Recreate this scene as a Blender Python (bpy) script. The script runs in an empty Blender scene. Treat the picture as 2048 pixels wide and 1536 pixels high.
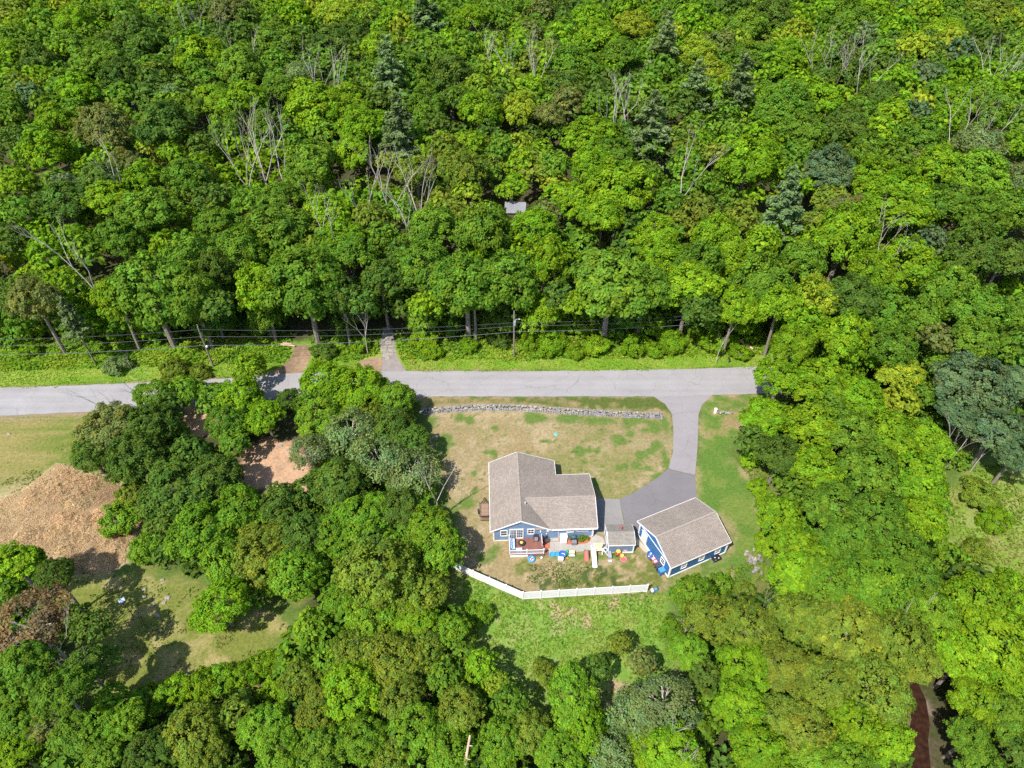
import bpy, math, random
import numpy as np
from mathutils import Vector

sc = bpy.context.scene
COL = sc.collection
rad = math.radians

# ------------------------------------------------------------------ camera, sky, sun, exposure
CAM_H, PITCH, FPX = 85.0, 43.0, 1366.0
cam_d = bpy.data.cameras.new("camera")
cam_d.sensor_width = 36.0
cam_d.lens = 36.0 * FPX / 2048.0
cam_d.clip_start, cam_d.clip_end = 1.0, 6000.0
cam = bpy.data.objects.new("camera", cam_d)
COL.objects.link(cam)
cam.location = (0, 0, CAM_H)
cam.rotation_euler = (rad(90 - PITCH), 0, 0)
sc.camera = cam

SUN_EL, SUN_TO = 55.0, 50.0            # elevation; ground heading the light travels to
world = bpy.data.worlds.new("World")
sc.world = world
world.use_nodes = True
wn = world.node_tree
wn.nodes.clear()
sky = wn.nodes.new("ShaderNodeTexSky")
sky.sky_type = 'NISHITA'
sky.sun_disc = False
sky.sun_elevation = rad(SUN_EL)
sky.sun_rotation = rad(270 - SUN_TO)
sky.air_density, sky.dust_density, sky.ozone_density = 1.0, 0.8, 1.0
bg = wn.nodes.new("ShaderNodeBackground")
bg.inputs[1].default_value = 0.15
wo = wn.nodes.new("ShaderNodeOutputWorld")
wn.links.new(sky.outputs[0], bg.inputs[0])
wn.links.new(bg.outputs[0], wo.inputs[0])

sun_d = bpy.data.lights.new("sun", 'SUN')
sun_d.energy = 5.0
sun_d.angle = rad(0.5)
sun_d.color = (1.0, 0.955, 0.88)
sun = bpy.data.objects.new("sun", sun_d)
COL.objects.link(sun)
sun.rotation_euler = Vector((math.cos(rad(SUN_TO)) * math.cos(rad(SUN_EL)),
                             math.sin(rad(SUN_TO)) * math.cos(rad(SUN_EL)),
                             -math.sin(rad(SUN_EL)))).to_track_quat('-Z', 'Y').to_euler()
sun.location = (-60, -60, 140)

vs = sc.view_settings
vs.view_transform = 'Standard'
vs.look = 'None'
vs.exposure = 0.58
vs.gamma = 1.0
vs.use_curve_mapping = False
sc.cycles.max_bounces = 5
sc.cycles.diffuse_bounces = 4
sc.cycles.transmission_bounces = 3
sc.cycles.glossy_bounces = 2
sc.cycles.use_denoising = False
sc.cycles.use_adaptive_sampling = True
sc.cycles.adaptive_threshold = 0.02

# ------------------------------------------------------------------ helpers
_t = rad(PITCH)
_F = np.array([0, math.cos(_t), -math.sin(_t)])
_U = np.array([0, math.sin(_t), math.cos(_t)])
_R = np.array([1.0, 0, 0])


def W(u, v, z=0.0):
    """survey: the point of the place at height z seen at (u, v) of the photograph"""
    d = _F + _R * (u - 1024) / FPX + _U * (768 - v) / FPX
    k = (z - CAM_H) / d[2]
    return np.array([0, 0, CAM_H]) + d * k


def depth(p):
    return float((np.array(p) - np.array([0, 0, CAM_H])) @ _F)


def Wpoly(pts, z=0.0):
    return [tuple(W(u, v, z)[:2]) for u, v in pts]


def tag(o, label=None, cat=None, group=None, kind=None):
    if label: o["label"] = label
    if cat: o["category"] = cat
    if group: o["group"] = group
    if kind: o["kind"] = kind
    return o


def empty(name, loc, rz=0.0, label=None, cat=None, group=None):
    o = bpy.data.objects.new(name, None)
    o.empty_display_size = 0.3
    COL.objects.link(o)
    o.location = tuple(loc)
    o.rotation_euler = (0, 0, rz)
    return tag(o, label, cat, group)


class MB:
    """collects boxes, tubes, slabs; build() links them as one mesh object"""
    def __init__(s):
        s.v, s.f, s.m = [], [], []
        s.cur = 0

    def add(s, vs_, fs_):
        n = len(s.v)
        s.v += [tuple(map(float, p)) for p in vs_]
        for f in fs_:
            s.f.append(tuple(i + n for i in f))
            s.m.append(s.cur)
        return s

    def box(s, c, d, rz=0.0, taper=1.0):
        hx, hy, hz = d[0] / 2, d[1] / 2, d[2] / 2
        cs, sn = math.cos(rz), math.sin(rz)
        p = []
        for z, k in ((-hz, 1.0), (hz, taper)):
            for x, y in ((-hx, -hy), (hx, -hy), (hx, hy), (-hx, hy)):
                x *= k; y *= k
                p.append((c[0] + x * cs - y * sn, c[1] + x * sn + y * cs, c[2] + z))
        return s.add(p, [(0, 3, 2, 1), (4, 5, 6, 7), (0, 1, 5, 4), (1, 2, 6, 5), (2, 3, 7, 6), (3, 0, 4, 7)])

    def prism(s, poly, z0, z1):
        n = len(poly)
        p = [(x, y, z0) for x, y in poly] + [(x, y, z1) for x, y in poly]
        return s.add(p, [tuple(range(n - 1, -1, -1)), tuple(range(n, 2 * n))] +
                     [(i, (i + 1) % n, n + (i + 1) % n, n + i) for i in range(n)])

    def tube(s, a, b, r0, r1=None, n=6, cap=True):
        r1 = r0 if r1 is None else r1
        a, b = Vector(a), Vector(b)
        d = (b - a)
        if d.length < 1e-6: return s
        d.normalize()
        x = d.orthogonal().normalized(); y = d.cross(x)
        p = []
        for c, r in ((a, r0), (b, r1)):
            for i in range(n):
                t = 2 * math.pi * i / n
                p.append(c + x * (math.cos(t) * r) + y * (math.sin(t) * r))
        fs = [(i, (i + 1) % n, n + (i + 1) % n, n + i) for i in range(n)]
        if cap: fs += [tuple(range(n - 1, -1, -1)), tuple(range(n, 2 * n))]
        return s.add(p, fs)

    def path(s, pts, r, n=6):
        for i in range(len(pts) - 1):
            r0 = r[i] if isinstance(r, (list, tuple)) else r
            r1 = r[i + 1] if isinstance(r, (list, tuple)) else r
            s.tube(pts[i], pts[i + 1], r0, r1, n, cap=True)
        return s

    def lathe(s, c, prof, n=14, sx=1.0, sy=1.0, rz=0.0):
        p, fs = [], []
        cs, sn = math.cos(rz), math.sin(rz)
        for r, z in prof:
            for i in range(n):
                t = 2 * math.pi * i / n
                x, y = math.cos(t) * r * sx, math.sin(t) * r * sy
                p.append((c[0] + x * cs - y * sn, c[1] + x * sn + y * cs, c[2] + z))
        for k in range(len(prof) - 1):
            for i in range(n):
                j = (i + 1) % n
                fs.append((k * n + i, k * n + j, (k + 1) * n + j, (k + 1) * n + i))
        fs += [tuple(range(n - 1, -1, -1)), tuple(range((len(prof) - 1) * n, len(prof) * n))]
        return s.add(p, fs)

    def ball(s, c, r, sx=1, sy=1, sz=1, n=10):
        prof = [(max(1e-3, math.sin(math.pi * k / 6)) * r, -math.cos(math.pi * k / 6) * r * sz) for k in range(7)]
        return s.lathe(c, prof, n, sx, sy)

    def torus(s, c, R, r, n=20, m=8):
        p, fs = [], []
        for i in range(n):
            t = 2 * math.pi * i / n
            for j in range(m):
                q = 2 * math.pi * j / m
                p.append((c[0] + (R + r * math.cos(q)) * math.cos(t), c[1] + (R + r * math.cos(q)) * math.sin(t), c[2] + r * math.sin(q)))
        for i in range(n):
            for j in range(m):
                fs.append((i * m + j, ((i + 1) % n) * m + j, ((i + 1) % n) * m + (j + 1) % m, i * m + (j + 1) % m))
        return s.add(p, fs)

    def build(s, name, mat, parent=None, smooth=False, local=True):
        me = bpy.data.meshes.new(name)
        vv = s.v
        if parent is not None and not local:
            l = parent.location
            vv = [(a - l.x, b - l.y, c - l.z) for a, b, c in vv]
        me.from_pydata(vv, [], s.f)
        mats = mat if isinstance(mat, (list, tuple)) else [mat]
        for m in mats: me.materials.append(m)
        if len(mats) > 1: me.polygons.foreach_set("material_index", s.m)
        if smooth: me.polygons.foreach_set("use_smooth", [True] * len(me.polygons))
        me.update()
        o = bpy.data.objects.new(name, me)
        COL.objects.link(o)
        if parent is not None: o.parent = parent
        return o


def np_mesh(name, verts, quads, mat, attrs=None, npv=4):
    me = bpy.data.meshes.new(name)
    nv, nf = len(verts), len(quads)
    me.vertices.add(nv)
    me.vertices.foreach_set("co", np.ascontiguousarray(verts, dtype=np.float32).ravel())
    me.loops.add(nf * npv)
    me.loops.foreach_set("vertex_index", np.ascontiguousarray(quads, dtype=np.int32).ravel())
    me.polygons.add(nf)
    me.polygons.foreach_set("loop_start", np.arange(0, nf * npv, npv, dtype=np.int32))
    me.materials.append(mat)
    me.update(calc_edges=True)
    for k, a in (attrs or {}).items():
        at = me.attributes.new(k, 'FLOAT_COLOR', 'POINT')
        full = np.ones((nv, 4), np.float32); full[:, :3] = a
        at.data.foreach_set("color", full.ravel())
    return me


def link(name, me, parent=None):
    o = bpy.data.objects.new(name, me)
    COL.objects.link(o)
    if parent is not None: o.parent = parent
    return o


# --- numpy noise and polygons
def vnoise(x, y, seed=0):
    rs = np.random.RandomState(seed)
    T = rs.rand(256, 256)
    xi, yi = np.floor(x).astype(int), np.floor(y).astype(int)
    fx, fy = x - xi, y - yi
    fx, fy = fx * fx * (3 - 2 * fx), fy * fy * (3 - 2 * fy)
    g = lambda a, b: T[a % 256, b % 256]
    return (g(xi, yi) * (1 - fx) + g(xi + 1, yi) * fx) * (1 - fy) + (g(xi, yi + 1) * (1 - fx) + g(xi + 1, yi + 1) * fx) * fy


def fbm(x, y, s, seed=0, o=4):
    r, a, t = 0, 1.0, 0
    for k in range(o):
        r = r + a * vnoise(x / s * 2 ** k + 17 * k, y / s * 2 ** k - 9 * k, seed + k); t += a; a *= 0.55
    return r / t


def inpoly(x, y, poly):
    x = np.asarray(x, float); y = np.asarray(y, float)
    ins = np.zeros(x.shape, bool)
    n = len(poly)
    for i in range(n):
        x0, y0 = poly[i]; x1, y1 = poly[(i + 1) % n]
        if y0 == y1: continue
        c = ((y0 > y) != (y1 > y)) & (x < (x1 - x0) * (y - y0) / (y1 - y0) + x0)
        ins ^= c
    return ins


def dpoly(x, y, poly):
    """signed distance, positive inside"""
    d = np.full(np.shape(x), 1e9)
    n = len(poly)
    for i in range(n):
        x0, y0 = poly[i]; x1, y1 = poly[(i + 1) % n]
        ex, ey = x1 - x0, y1 - y0
        L = ex * ex + ey * ey + 1e-12
        t = np.clip(((x - x0) * ex + (y - y0) * ey) / L, 0, 1)
        d = np.minimum(d, np.hypot(x - x0 - t * ex, y - y0 - t * ey))
    return np.where(inpoly(x, y, poly), d, -d)


# ------------------------------------------------------------------ materials
def nodes(name):
    m = bpy.data.materials.new(name)
    m.use_nodes = True
    nt = m.node_tree
    return m, nt, nt.nodes["Principled BSDF"]


def N(nt, t, **kw):
    n = nt.nodes.new(t)
    for k, v in kw.items(): setattr(n, k, v)
    return n


def mat(name, col, rough=0.7, var=0.12, scale=6.0, bump=0.0, metal=0.0, spec=0.3, big=0.0):
    """procedural paint / wood / metal: base colour broken by two scales of noise"""
    m, nt, b = nodes(name)
    tc = N(nt, "ShaderNodeTexCoord")
    n1 = N(nt, "ShaderNodeTexNoise"); n1.inputs["Scale"].default_value = scale; n1.inputs["Detail"].default_value = 6
    nt.links.new(tc.outputs["Object"], n1.inputs["Vector"])
    mr = N(nt, "ShaderNodeMapRange"); mr.inputs[1].default_value = 0.3; mr.inputs[2].default_value = 0.7
    mr.inputs[3].default_value = 1 - var; mr.inputs[4].default_value = 1 + var
    nt.links.new(n1.outputs[0], mr.inputs[0])
    fac = mr.outputs[0]
    if big:
        n2 = N(nt, "ShaderNodeTexNoise"); n2.inputs["Scale"].default_value = scale * 0.12; n2.inputs["Detail"].default_value = 3
        nt.links.new(tc.outputs["Object"], n2.inputs["Vector"])
        m2 = N(nt, "ShaderNodeMapRange"); m2.inputs[1].default_value = 0.3; m2.inputs[2].default_value = 0.7
        m2.inputs[3].default_value = 1 - big; m2.inputs[4].default_value = 1 + big
        nt.links.new(n2.outputs[0], m2.inputs[0])
        mu = N(nt, "ShaderNodeMath", operation='MULTIPLY')
        nt.links.new(fac, mu.inputs[0]); nt.links.new(m2.outputs[0], mu.inputs[1]); fac = mu.outputs[0]
    vm = N(nt, "ShaderNodeVectorMath", operation='SCALE'); vm.inputs[0].default_value = col
    nt.links.new(fac, vm.inputs["Scale"])
    nt.links.new(vm.outputs[0], b.inputs["Base Color"])
    b.inputs["Roughness"].default_value = rough
    b.inputs["Metallic"].default_value = metal
    b.inputs["Specular IOR Level"].default_value = spec
    if bump:
        bp = N(nt, "ShaderNodeBump"); bp.inputs["Strength"].default_value = bump; bp.inputs["Distance"].default_value = 0.05
        nt.links.new(n1.outputs[0], bp.inputs["Height"]); nt.links.new(bp.outputs[0], b.inputs["Normal"])
    return m


def leaf_mat(name, source, transl=0.40):
    """source 'object' = tint from the object's colour, 'tone' = tint from the mesh attribute"""
    m, nt, b = nodes(name)
    var = N(nt, "ShaderNodeAttribute"); var.attribute_name = "leafvar"
    if source == 'object':
        oi = N(nt, "ShaderNodeObjectInfo"); base = oi.outputs["Color"]
    else:
        at = N(nt, "ShaderNodeAttribute"); at.attribute_name = "tone"; base = at.outputs["Color"]
    mx = N(nt, "ShaderNodeVectorMath", operation='MULTIPLY')
    nt.links.new(base, mx.inputs[0]); nt.links.new(var.outputs["Color"], mx.inputs[1])
    nt.links.new(mx.outputs[0], b.inputs["Base Color"])
    b.inputs["Roughness"].default_value = 0.55
    b.inputs["Specular IOR Level"].default_value = 0.06
    tr = N(nt, "ShaderNodeBsdfTranslucent")
    warm = N(nt, "ShaderNodeVectorMath", operation='MULTIPLY'); warm.inputs[1].default_value = (1.35, 1.25, 0.55)
    nt.links.new(mx.outputs[0], warm.inputs[0]); nt.links.new(warm.outputs[0], tr.inputs["Color"])
    ms = N(nt, "ShaderNodeMixShader"); ms.inputs[0].default_value = transl
    nt.links.new(b.outputs[0], ms.inputs[1]); nt.links.new(tr.outputs[0], ms.inputs[2])
    nt.links.new(ms.outputs[0], nt.nodes["Material Output"].inputs[0])
    return m


M_LEAF = leaf_mat("leaf", 'object')
M_MASS = leaf_mat("leaf_mass", 'tone')
M_BARK = mat("bark", (0.20, 0.165, 0.135), 0.9, 0.3, 3.0, 0.5)
M_PALEBARK = mat("pale_bark", (0.40, 0.35, 0.31), 0.9, 0.25, 2.0, 0.3)
M_DEAD = mat("dead_wood", (0.40, 0.35, 0.31), 0.85, 0.22, 1.5, 0.2)
M_WHITE = mat("white_vinyl", (0.73, 0.72, 0.72), 0.45, 0.04, 2.0)
M_TRIM = mat("white_trim", (0.78, 0.77, 0.76), 0.5, 0.05, 3.0)
M_CONC = mat("concrete", (0.33, 0.305, 0.27), 0.9, 0.10, 2.5, 0.15, big=0.08)
M_DARK = mat("black_metal", (0.03, 0.03, 0.033), 0.5, 0.2, 5.0)
M_GLASS = mat("window_glass", (0.05, 0.06, 0.07), 0.08, 0.1, 1.0, spec=0.6)
M_POLE = mat("pole_wood", (0.19, 0.16, 0.14), 0.9, 0.25, 4.0, 0.3)
M_WIRE = mat("wire", (0.05, 0.05, 0.06), 0.5, 0.1, 1.0)
M_CABLE = mat("cable", (0.13, 0.13, 0.16), 0.4, 0.1, 1.0)
M_STONE = mat("fieldstone", (0.34, 0.32, 0.31), 0.9, 0.35, 1.3, 0.4)
M_ROCK = mat("pale_rock", (0.28, 0.25, 0.21), 0.9, 0.2, 2.0, 0.4)


def siding(name, col):
    m, nt, b = nodes(name)
    tc = N(nt, "ShaderNodeTexCoord")
    sep = N(nt, "ShaderNodeSeparateXYZ"); nt.links.new(tc.outputs["Object"], sep.inputs[0])
    mu = N(nt, "ShaderNodeMath", operation='MULTIPLY'); mu.inputs[1].default_value = 1 / 0.115
    fr = N(nt, "ShaderNodeMath", operation='FRACT')
    nt.links.new(sep.outputs[2], mu.inputs[0]); nt.links.new(mu.outputs[0], fr.inputs[0])
    bp = N(nt, "ShaderNodeBump"); bp.inputs["Strength"].default_value = 0.6; bp.inputs["Distance"].default_value = 0.012; bp.invert = True
    nt.links.new(fr.outputs[0], bp.inputs["Height"]); nt.links.new(bp.outputs[0], b.inputs["Normal"])
    no = N(nt, "ShaderNodeTexNoise"); no.inputs["Scale"].default_value = 1.3; no.inputs["Detail"].default_value = 5
    nt.links.new(tc.outputs["Object"], no.inputs["Vector"])
    mr = N(nt, "ShaderNodeMapRange"); mr.inputs[1].default_value = .3; mr.inputs[2].default_value = .7; mr.inputs[3].default_value = .88; mr.inputs[4].default_value = 1.1
    nt.links.new(no.outputs[0], mr.inputs[0])
    vm = N(nt, "ShaderNodeVectorMath", operation='SCALE'); vm.inputs[0].default_value = col
    nt.links.new(mr.outputs[0], vm.inputs["Scale"]); nt.links.new(vm.outputs[0], b.inputs["Base Color"])
    b.inputs["Roughness"].default_value = 0.55
    b.inputs["Specular IOR Level"].default_value = 0.3
    return m


def shingles(name, c1, c2):
    m, nt, b = nodes(name)
    uv = N(nt, "ShaderNodeUVMap")
    br = N(nt, "ShaderNodeTexBrick"); br.offset = 0.5
    br.inputs["Scale"].default_value = 1.0
    br.inputs["Brick Width"].default_value = 0.42; br.inputs["Row Height"].default_value = 0.19
    br.inputs["Mortar Size"].default_value = 0.012; br.inputs["Bias"].default_value = 0.0
    br.inputs["Color1"].default_value = (*c1, 1); br.inputs["Color2"].default_value = (*c2, 1)
    br.inputs["Mortar"].default_value = (c2[0] * .55, c2[1] * .55, c2[2] * .55, 1)
    nt.links.new(uv.outputs[0], br.inputs["Vector"])
    def no(scale, lo, hi, sy=1.0):
        mp = N(nt, "ShaderNodeMapping"); mp.inputs["Scale"].default_value = (1, sy, 1)
        nt.links.new(uv.outputs[0], mp.inputs[0])
        n = N(nt, "ShaderNodeTexNoise"); n.inputs["Scale"].default_value = scale; n.inputs["Detail"].default_value = 5
        nt.links.new(mp.outputs[0], n.inputs["Vector"])
        r = N(nt, "ShaderNodeMapRange"); r.inputs[1].default_value = .3; r.inputs[2].default_value = .7
        r.inputs[3].default_value = lo; r.inputs[4].default_value = hi
        nt.links.new(n.outputs[0], r.inputs[0]); return r.outputs[0]
    a = N(nt, "ShaderNodeMath", operation='MULTIPLY')
    nt.links.new(no(5.0, .74, 1.26, 2.2), a.inputs[0]); nt.links.new(no(0.35, .88, 1.10, .35), a.inputs[1])
    vm = N(nt, "ShaderNodeVectorMath", operation='SCALE')
    nt.links.new(br.outputs["Color"], vm.inputs[0]); nt.links.new(a.outputs[0], vm.inputs["Scale"])
    nt.links.new(vm.outputs[0], b.inputs["Base Color"])
    bp = N(nt, "ShaderNodeBump"); bp.inputs["Strength"].default_value = 0.5; bp.inputs["Distance"].default_value = 0.02
    nt.links.new(br.outputs["Fac"], bp.inputs["Height"]); bp.invert = True
    nt.links.new(bp.outputs[0], b.inputs["Normal"])
    b.inputs["Roughness"].default_value = 0.95
    b.inputs["Specular IOR Level"].default_value = 0.15
    return m


M_SIDE_H = siding("blue_siding", (0.170, 0.245, 0.360))
M_SIDE_G = siding("deep_blue_siding", (0.036, 0.130, 0.295))
M_SIDE_S = siding("grey_blue_siding", (0.135, 0.195, 0.28))
M_SHINGLE = shingles("taupe_shingles", (0.305, 0.256, 0.215), (0.238, 0.200, 0.170))
M_RIDGE = mat("ridge_shingle", (0.28, 0.237, 0.20), .95, .2, 4.0)
M_SHINGLE_S = shingles("weathered_shingles", (0.285, 0.26, 0.225), (0.215, 0.195, 0.17))


def asphalt(name, col, streak=0.0, light=None):
    m, nt, b = nodes(name)
    tc = N(nt, "ShaderNodeTexCoord")
    def no(scale, lo, hi, sx=1.0, det=6):
        mp = N(nt, "ShaderNodeMapping"); mp.inputs["Scale"].default_value = (sx, 1, 1)
        nt.links.new(tc.outputs["Object"], mp.inputs[0])
        n = N(nt, "ShaderNodeTexNoise"); n.inputs["Scale"].default_value = scale; n.inputs["Detail"].default_value = det
        nt.links.new(mp.outputs[0], n.inputs["Vector"])
        r = N(nt, "ShaderNodeMapRange"); r.inputs[1].default_value = .3; r.inputs[2].default_value = .7
        r.inputs[3].default_value = lo; r.inputs[4].default_value = hi
        nt.links.new(n.outputs[0], r.inputs[0]); return r.outputs[0]
    fac = no(8.0, .90, 1.10)
    for other in (no(0.25, .93, 1.07), no(0.9, 1 - streak, 1 + streak, 0.03, 3)):
        a = N(nt, "ShaderNodeMath", operation='MULTIPLY')
        nt.links.new(fac, a.inputs[0]); nt.links.new(other, a.inputs[1]); fac = a.outputs[0]
    wv = N(nt, "ShaderNodeTexNoise"); wv.inputs["Scale"].default_value = 0.6; wv.inputs["Detail"].default_value = 4
    nt.links.new(tc.outputs["Object"], wv.inputs["Vector"])
    ad = N(nt, "ShaderNodeVectorMath", operation='MULTIPLY_ADD'); ad.inputs[1].default_value = (2.2, 2.2, 0)
    nt.links.new(wv.outputs["Color"], ad.inputs[0]); nt.links.new(tc.outputs["Object"], ad.inputs[2])
    vo = N(nt, "ShaderNodeTexVoronoi", feature='DISTANCE_TO_EDGE'); vo.inputs["Scale"].default_value = 0.19
    nt.links.new(ad.outputs[0], vo.inputs["Vector"])
    cr = N(nt, "ShaderNodeMapRange"); cr.inputs[1].default_value = 0.0; cr.inputs[2].default_value = 0.012; cr.inputs[3].default_value = .80; cr.inputs[4].default_value = 1.0
    nt.links.new(vo.outputs["Distance"], cr.inputs[0])
    am = N(nt, "ShaderNodeMath", operation='MULTIPLY'); nt.links.new(fac, am.inputs[0]); nt.links.new(cr.outputs[0], am.inputs[1]); fac = am.outputs[0]
    vm = N(nt, "ShaderNodeVectorMath", operation='SCALE'); vm.inputs[0].default_value = col
    nt.links.new(fac, vm.inputs["Scale"])
    nt.links.new(vm.outputs[0], b.inputs["Base Color"])
    b.inputs["Roughness"].default_value = 0.92
    b.inputs["Specular IOR Level"].default_value = 0.2
    return m


M_ROAD = asphalt("old_asphalt", (0.275, 0.261, 0.262), 0.07)
M_DRIVE = asphalt("drive_asphalt", (0.245, 0.225, 0.230), 0.03)
M_DRIVE2 = asphalt("newer_asphalt", (0.165, 0.153, 0.158), 0.03)
M_APRON = asphalt("concrete_apron", (0.225, 0.213, 0.205), 0.03)


def ground_mat(name, bump=0.6):
    m, nt, b = nodes(name)
    at = N(nt, "ShaderNodeAttribute"); at.attribute_name = "tone"
    tc = N(nt, "ShaderNodeTexCoord")
    def no(scale, lo, hi, det=8):
        n = N(nt, "ShaderNodeTexNoise"); n.inputs["Scale"].default_value = scale; n.inputs["Detail"].default_value = det
        n.inputs["Roughness"].default_value = 0.65
        nt.links.new(tc.outputs["Object"], n.inputs["Vector"])
        r = N(nt, "ShaderNodeMapRange"); r.inputs[1].default_value = .3; r.inputs[2].default_value = .7
        r.inputs[3].default_value = lo; r.inputs[4].default_value = hi
        nt.links.new(n.outputs[0], r.inputs[0]); return n.outputs[0], r.outputs[0]
    h, a = no(2.2, .72, 1.28)
    _, c = no(9.0, .72, 1.28)
    mu = N(nt, "ShaderNodeMath", operation='MULTIPLY'); nt.links.new(a, mu.inputs[0]); nt.links.new(c, mu.inputs[1])
    vm = N(nt, "ShaderNodeVectorMath", operation='SCALE')
    nt.links.new(at.outputs["Color"], vm.inputs[0]); nt.links.new(mu.outputs[0], vm.inputs["Scale"])
    nt.links.new(vm.outputs[0], b.inputs["Base Color"])
    bp = N(nt, "ShaderNodeBump"); bp.inputs["Strength"].default_value = bump; bp.inputs["Distance"].default_value = 0.12
    nt.links.new(h, bp.inputs["Height"]); nt.links.new(bp.outputs[0], b.inputs["Normal"])
    b.inputs["Roughness"].default_value = 0.95
    b.inputs["Specular IOR Level"].default_value = 0.08
    return m


M_GROUND = ground_mat("ground_cover")

# ------------------------------------------------------------------ ground regions (surveyed outlines)
P_LAWN = Wpoly([(858, 800), (1310, 795), (1330, 806), (1346, 832), (1347, 905), (1334, 940), (1298, 966), (1242, 999), (1245, 1060), (1285, 1080),
                (1345, 1160), (1322, 1190), (1293, 1184), (1046, 1197), (947, 1153), (915, 1142), (925, 1080), (895, 1000), (880, 930), (855, 860)])
P_EAST = Wpoly([(1425, 788), (1520, 784), (1500, 840), (1462, 905), (1478, 930), (1512, 975), (1540, 1050), (1525, 1110), (1480, 1140), (1390, 1170), (1330, 1175),
                (1337, 1155), (1450, 1110), (1466, 1060), (1387, 998), (1395, 900), (1400, 815)])
P_VERGE = Wpoly([(845, 792), (1310, 792), (1345, 812), (1345, 830), (1322, 822), (1200, 818), (1040, 808), (900, 808), (845, 815)])
P_BANK = Wpoly([(-500, 690), (0, 690), (420, 682), (560, 680), (800, 680), (1030, 685), (1300, 676), (1560, 660), (1560, 736), (1280, 742), (800, 744), (440, 758), (0, 780), (-500, 800)])
P_FIELD = Wpoly([(925, 1150), (947, 1156), (1046, 1200), (1296, 1186), (1340, 1190), (1345, 1290), (1340, 1400), (1210, 1450), (1080, 1460), (1000, 1410), (960, 1300), (925, 1220)])
P_WLAWN = Wpoly([(-500, 850), (0, 834), (180, 825), (185, 900), (140, 930), (60, 990), (0, 1050), (-500, 1150)])
P_BRUSH = Wpoly([(-40, 1025), (40, 985), (115, 928), (200, 955), (270, 985), (300, 1045), (260, 1080), (250, 1130), (215, 1150), (100, 1140), (0, 1090), (-60, 1090)])
P_SWLAWN = Wpoly([(110, 1150), (200, 1140), (330, 1170), (430, 1170), (500, 1230), (560, 1225), (570, 1260), (540, 1310), (460, 1350), (340, 1375), (230, 1420), (190, 1330), (200, 1260), (120, 1200)])
P_DIRT = Wpoly([(490, 900), (530, 880), (580, 885), (620, 925), (615, 985), (540, 985), (480, 975)])
P_DIRT2 = Wpoly([(370, 810), (420, 800), (430, 860), (390, 880), (365, 850)])
P_MEADOW = Wpoly([(1890, 990), (1960, 930), (2300, 880), (2300, 1200), (2048, 1180), (1990, 1140), (1940, 1140), (1900, 1080)])
P_RIVERBANK = Wpoly([(1812, 1380), (1835, 1362), (1866, 1410), (1872, 1500), (1876, 1620), (1785, 1620), (1806, 1500)])
P_VERGE_L = Wpoly([(-500, 770), (0, 774), (280, 764), (450, 754), (600, 740), (1050, 740), (1050, 752), (600, 756), (450, 775), (280, 785), (0, 795), (-500, 800)])
PATCHES = [(992, 856, 9, 9), (989, 906, 8, 10), (1159, 901, 15, 13), (1177, 900, 8, 7), (1193, 902, 8, 6), (1261, 868, 13, 7), (1237, 880, 15, 14), (1314, 890, 15, 12),
           (1281, 911, 15, 12), (1302, 903, 11, 7), (1237, 935, 10, 9), (1251, 934, 9, 8), (1272, 931, 12, 9), (1071, 836, 26, 11), (1133, 838, 30, 9), (1200, 840, 42, 10),
           (1263, 842, 36, 10), (1311, 857, 16, 14), (1333, 925, 9, 36), (1318, 955, 14, 12), (887, 880, 22, 22), (880, 905, 18, 14), (920, 836, 13, 10), (938, 841, 11, 9),
           (1056, 906, 8, 6), (1166, 883, 7, 4), (948, 947, 7, 6), (1168, 924, 6, 5), (1206, 933, 6, 4), (936, 1008, 20, 15), (963, 1116, 13, 13), (1000, 815, 26, 6), (986, 1108, 12, 18),
           (1294, 935, 9, 6), (950, 980, 6, 8), (975, 905, 7, 5), (905, 1030, 14, 12), (1100, 1105, 60, 9), (1180, 1112, 60, 9), (1190, 965, 7, 9), (1010, 870, 5, 3), (1090, 882, 9, 4),
           (1330, 850, 10, 20), (1290, 860, 12, 6), (860, 850, 14, 20)]

gx = np.unique(np.round(np.concatenate([np.linspace(-1500, -300, 9), np.linspace(-300, -76, 30), np.arange(-76, 80.01, 0.36), np.linspace(80, 300, 30), np.linspace(300, 1500, 9)]), 3))
gy = np.unique(np.round(np.concatenate([np.linspace(-400, 15, 12), np.arange(15, 118.01, 0.36), np.linspace(118, 420, 40), np.linspace(420, 2500, 14)]), 3))
GX, GY = np.meshgrid(gx, gy)


def c3(*a): return np.array(a, float)


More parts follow.
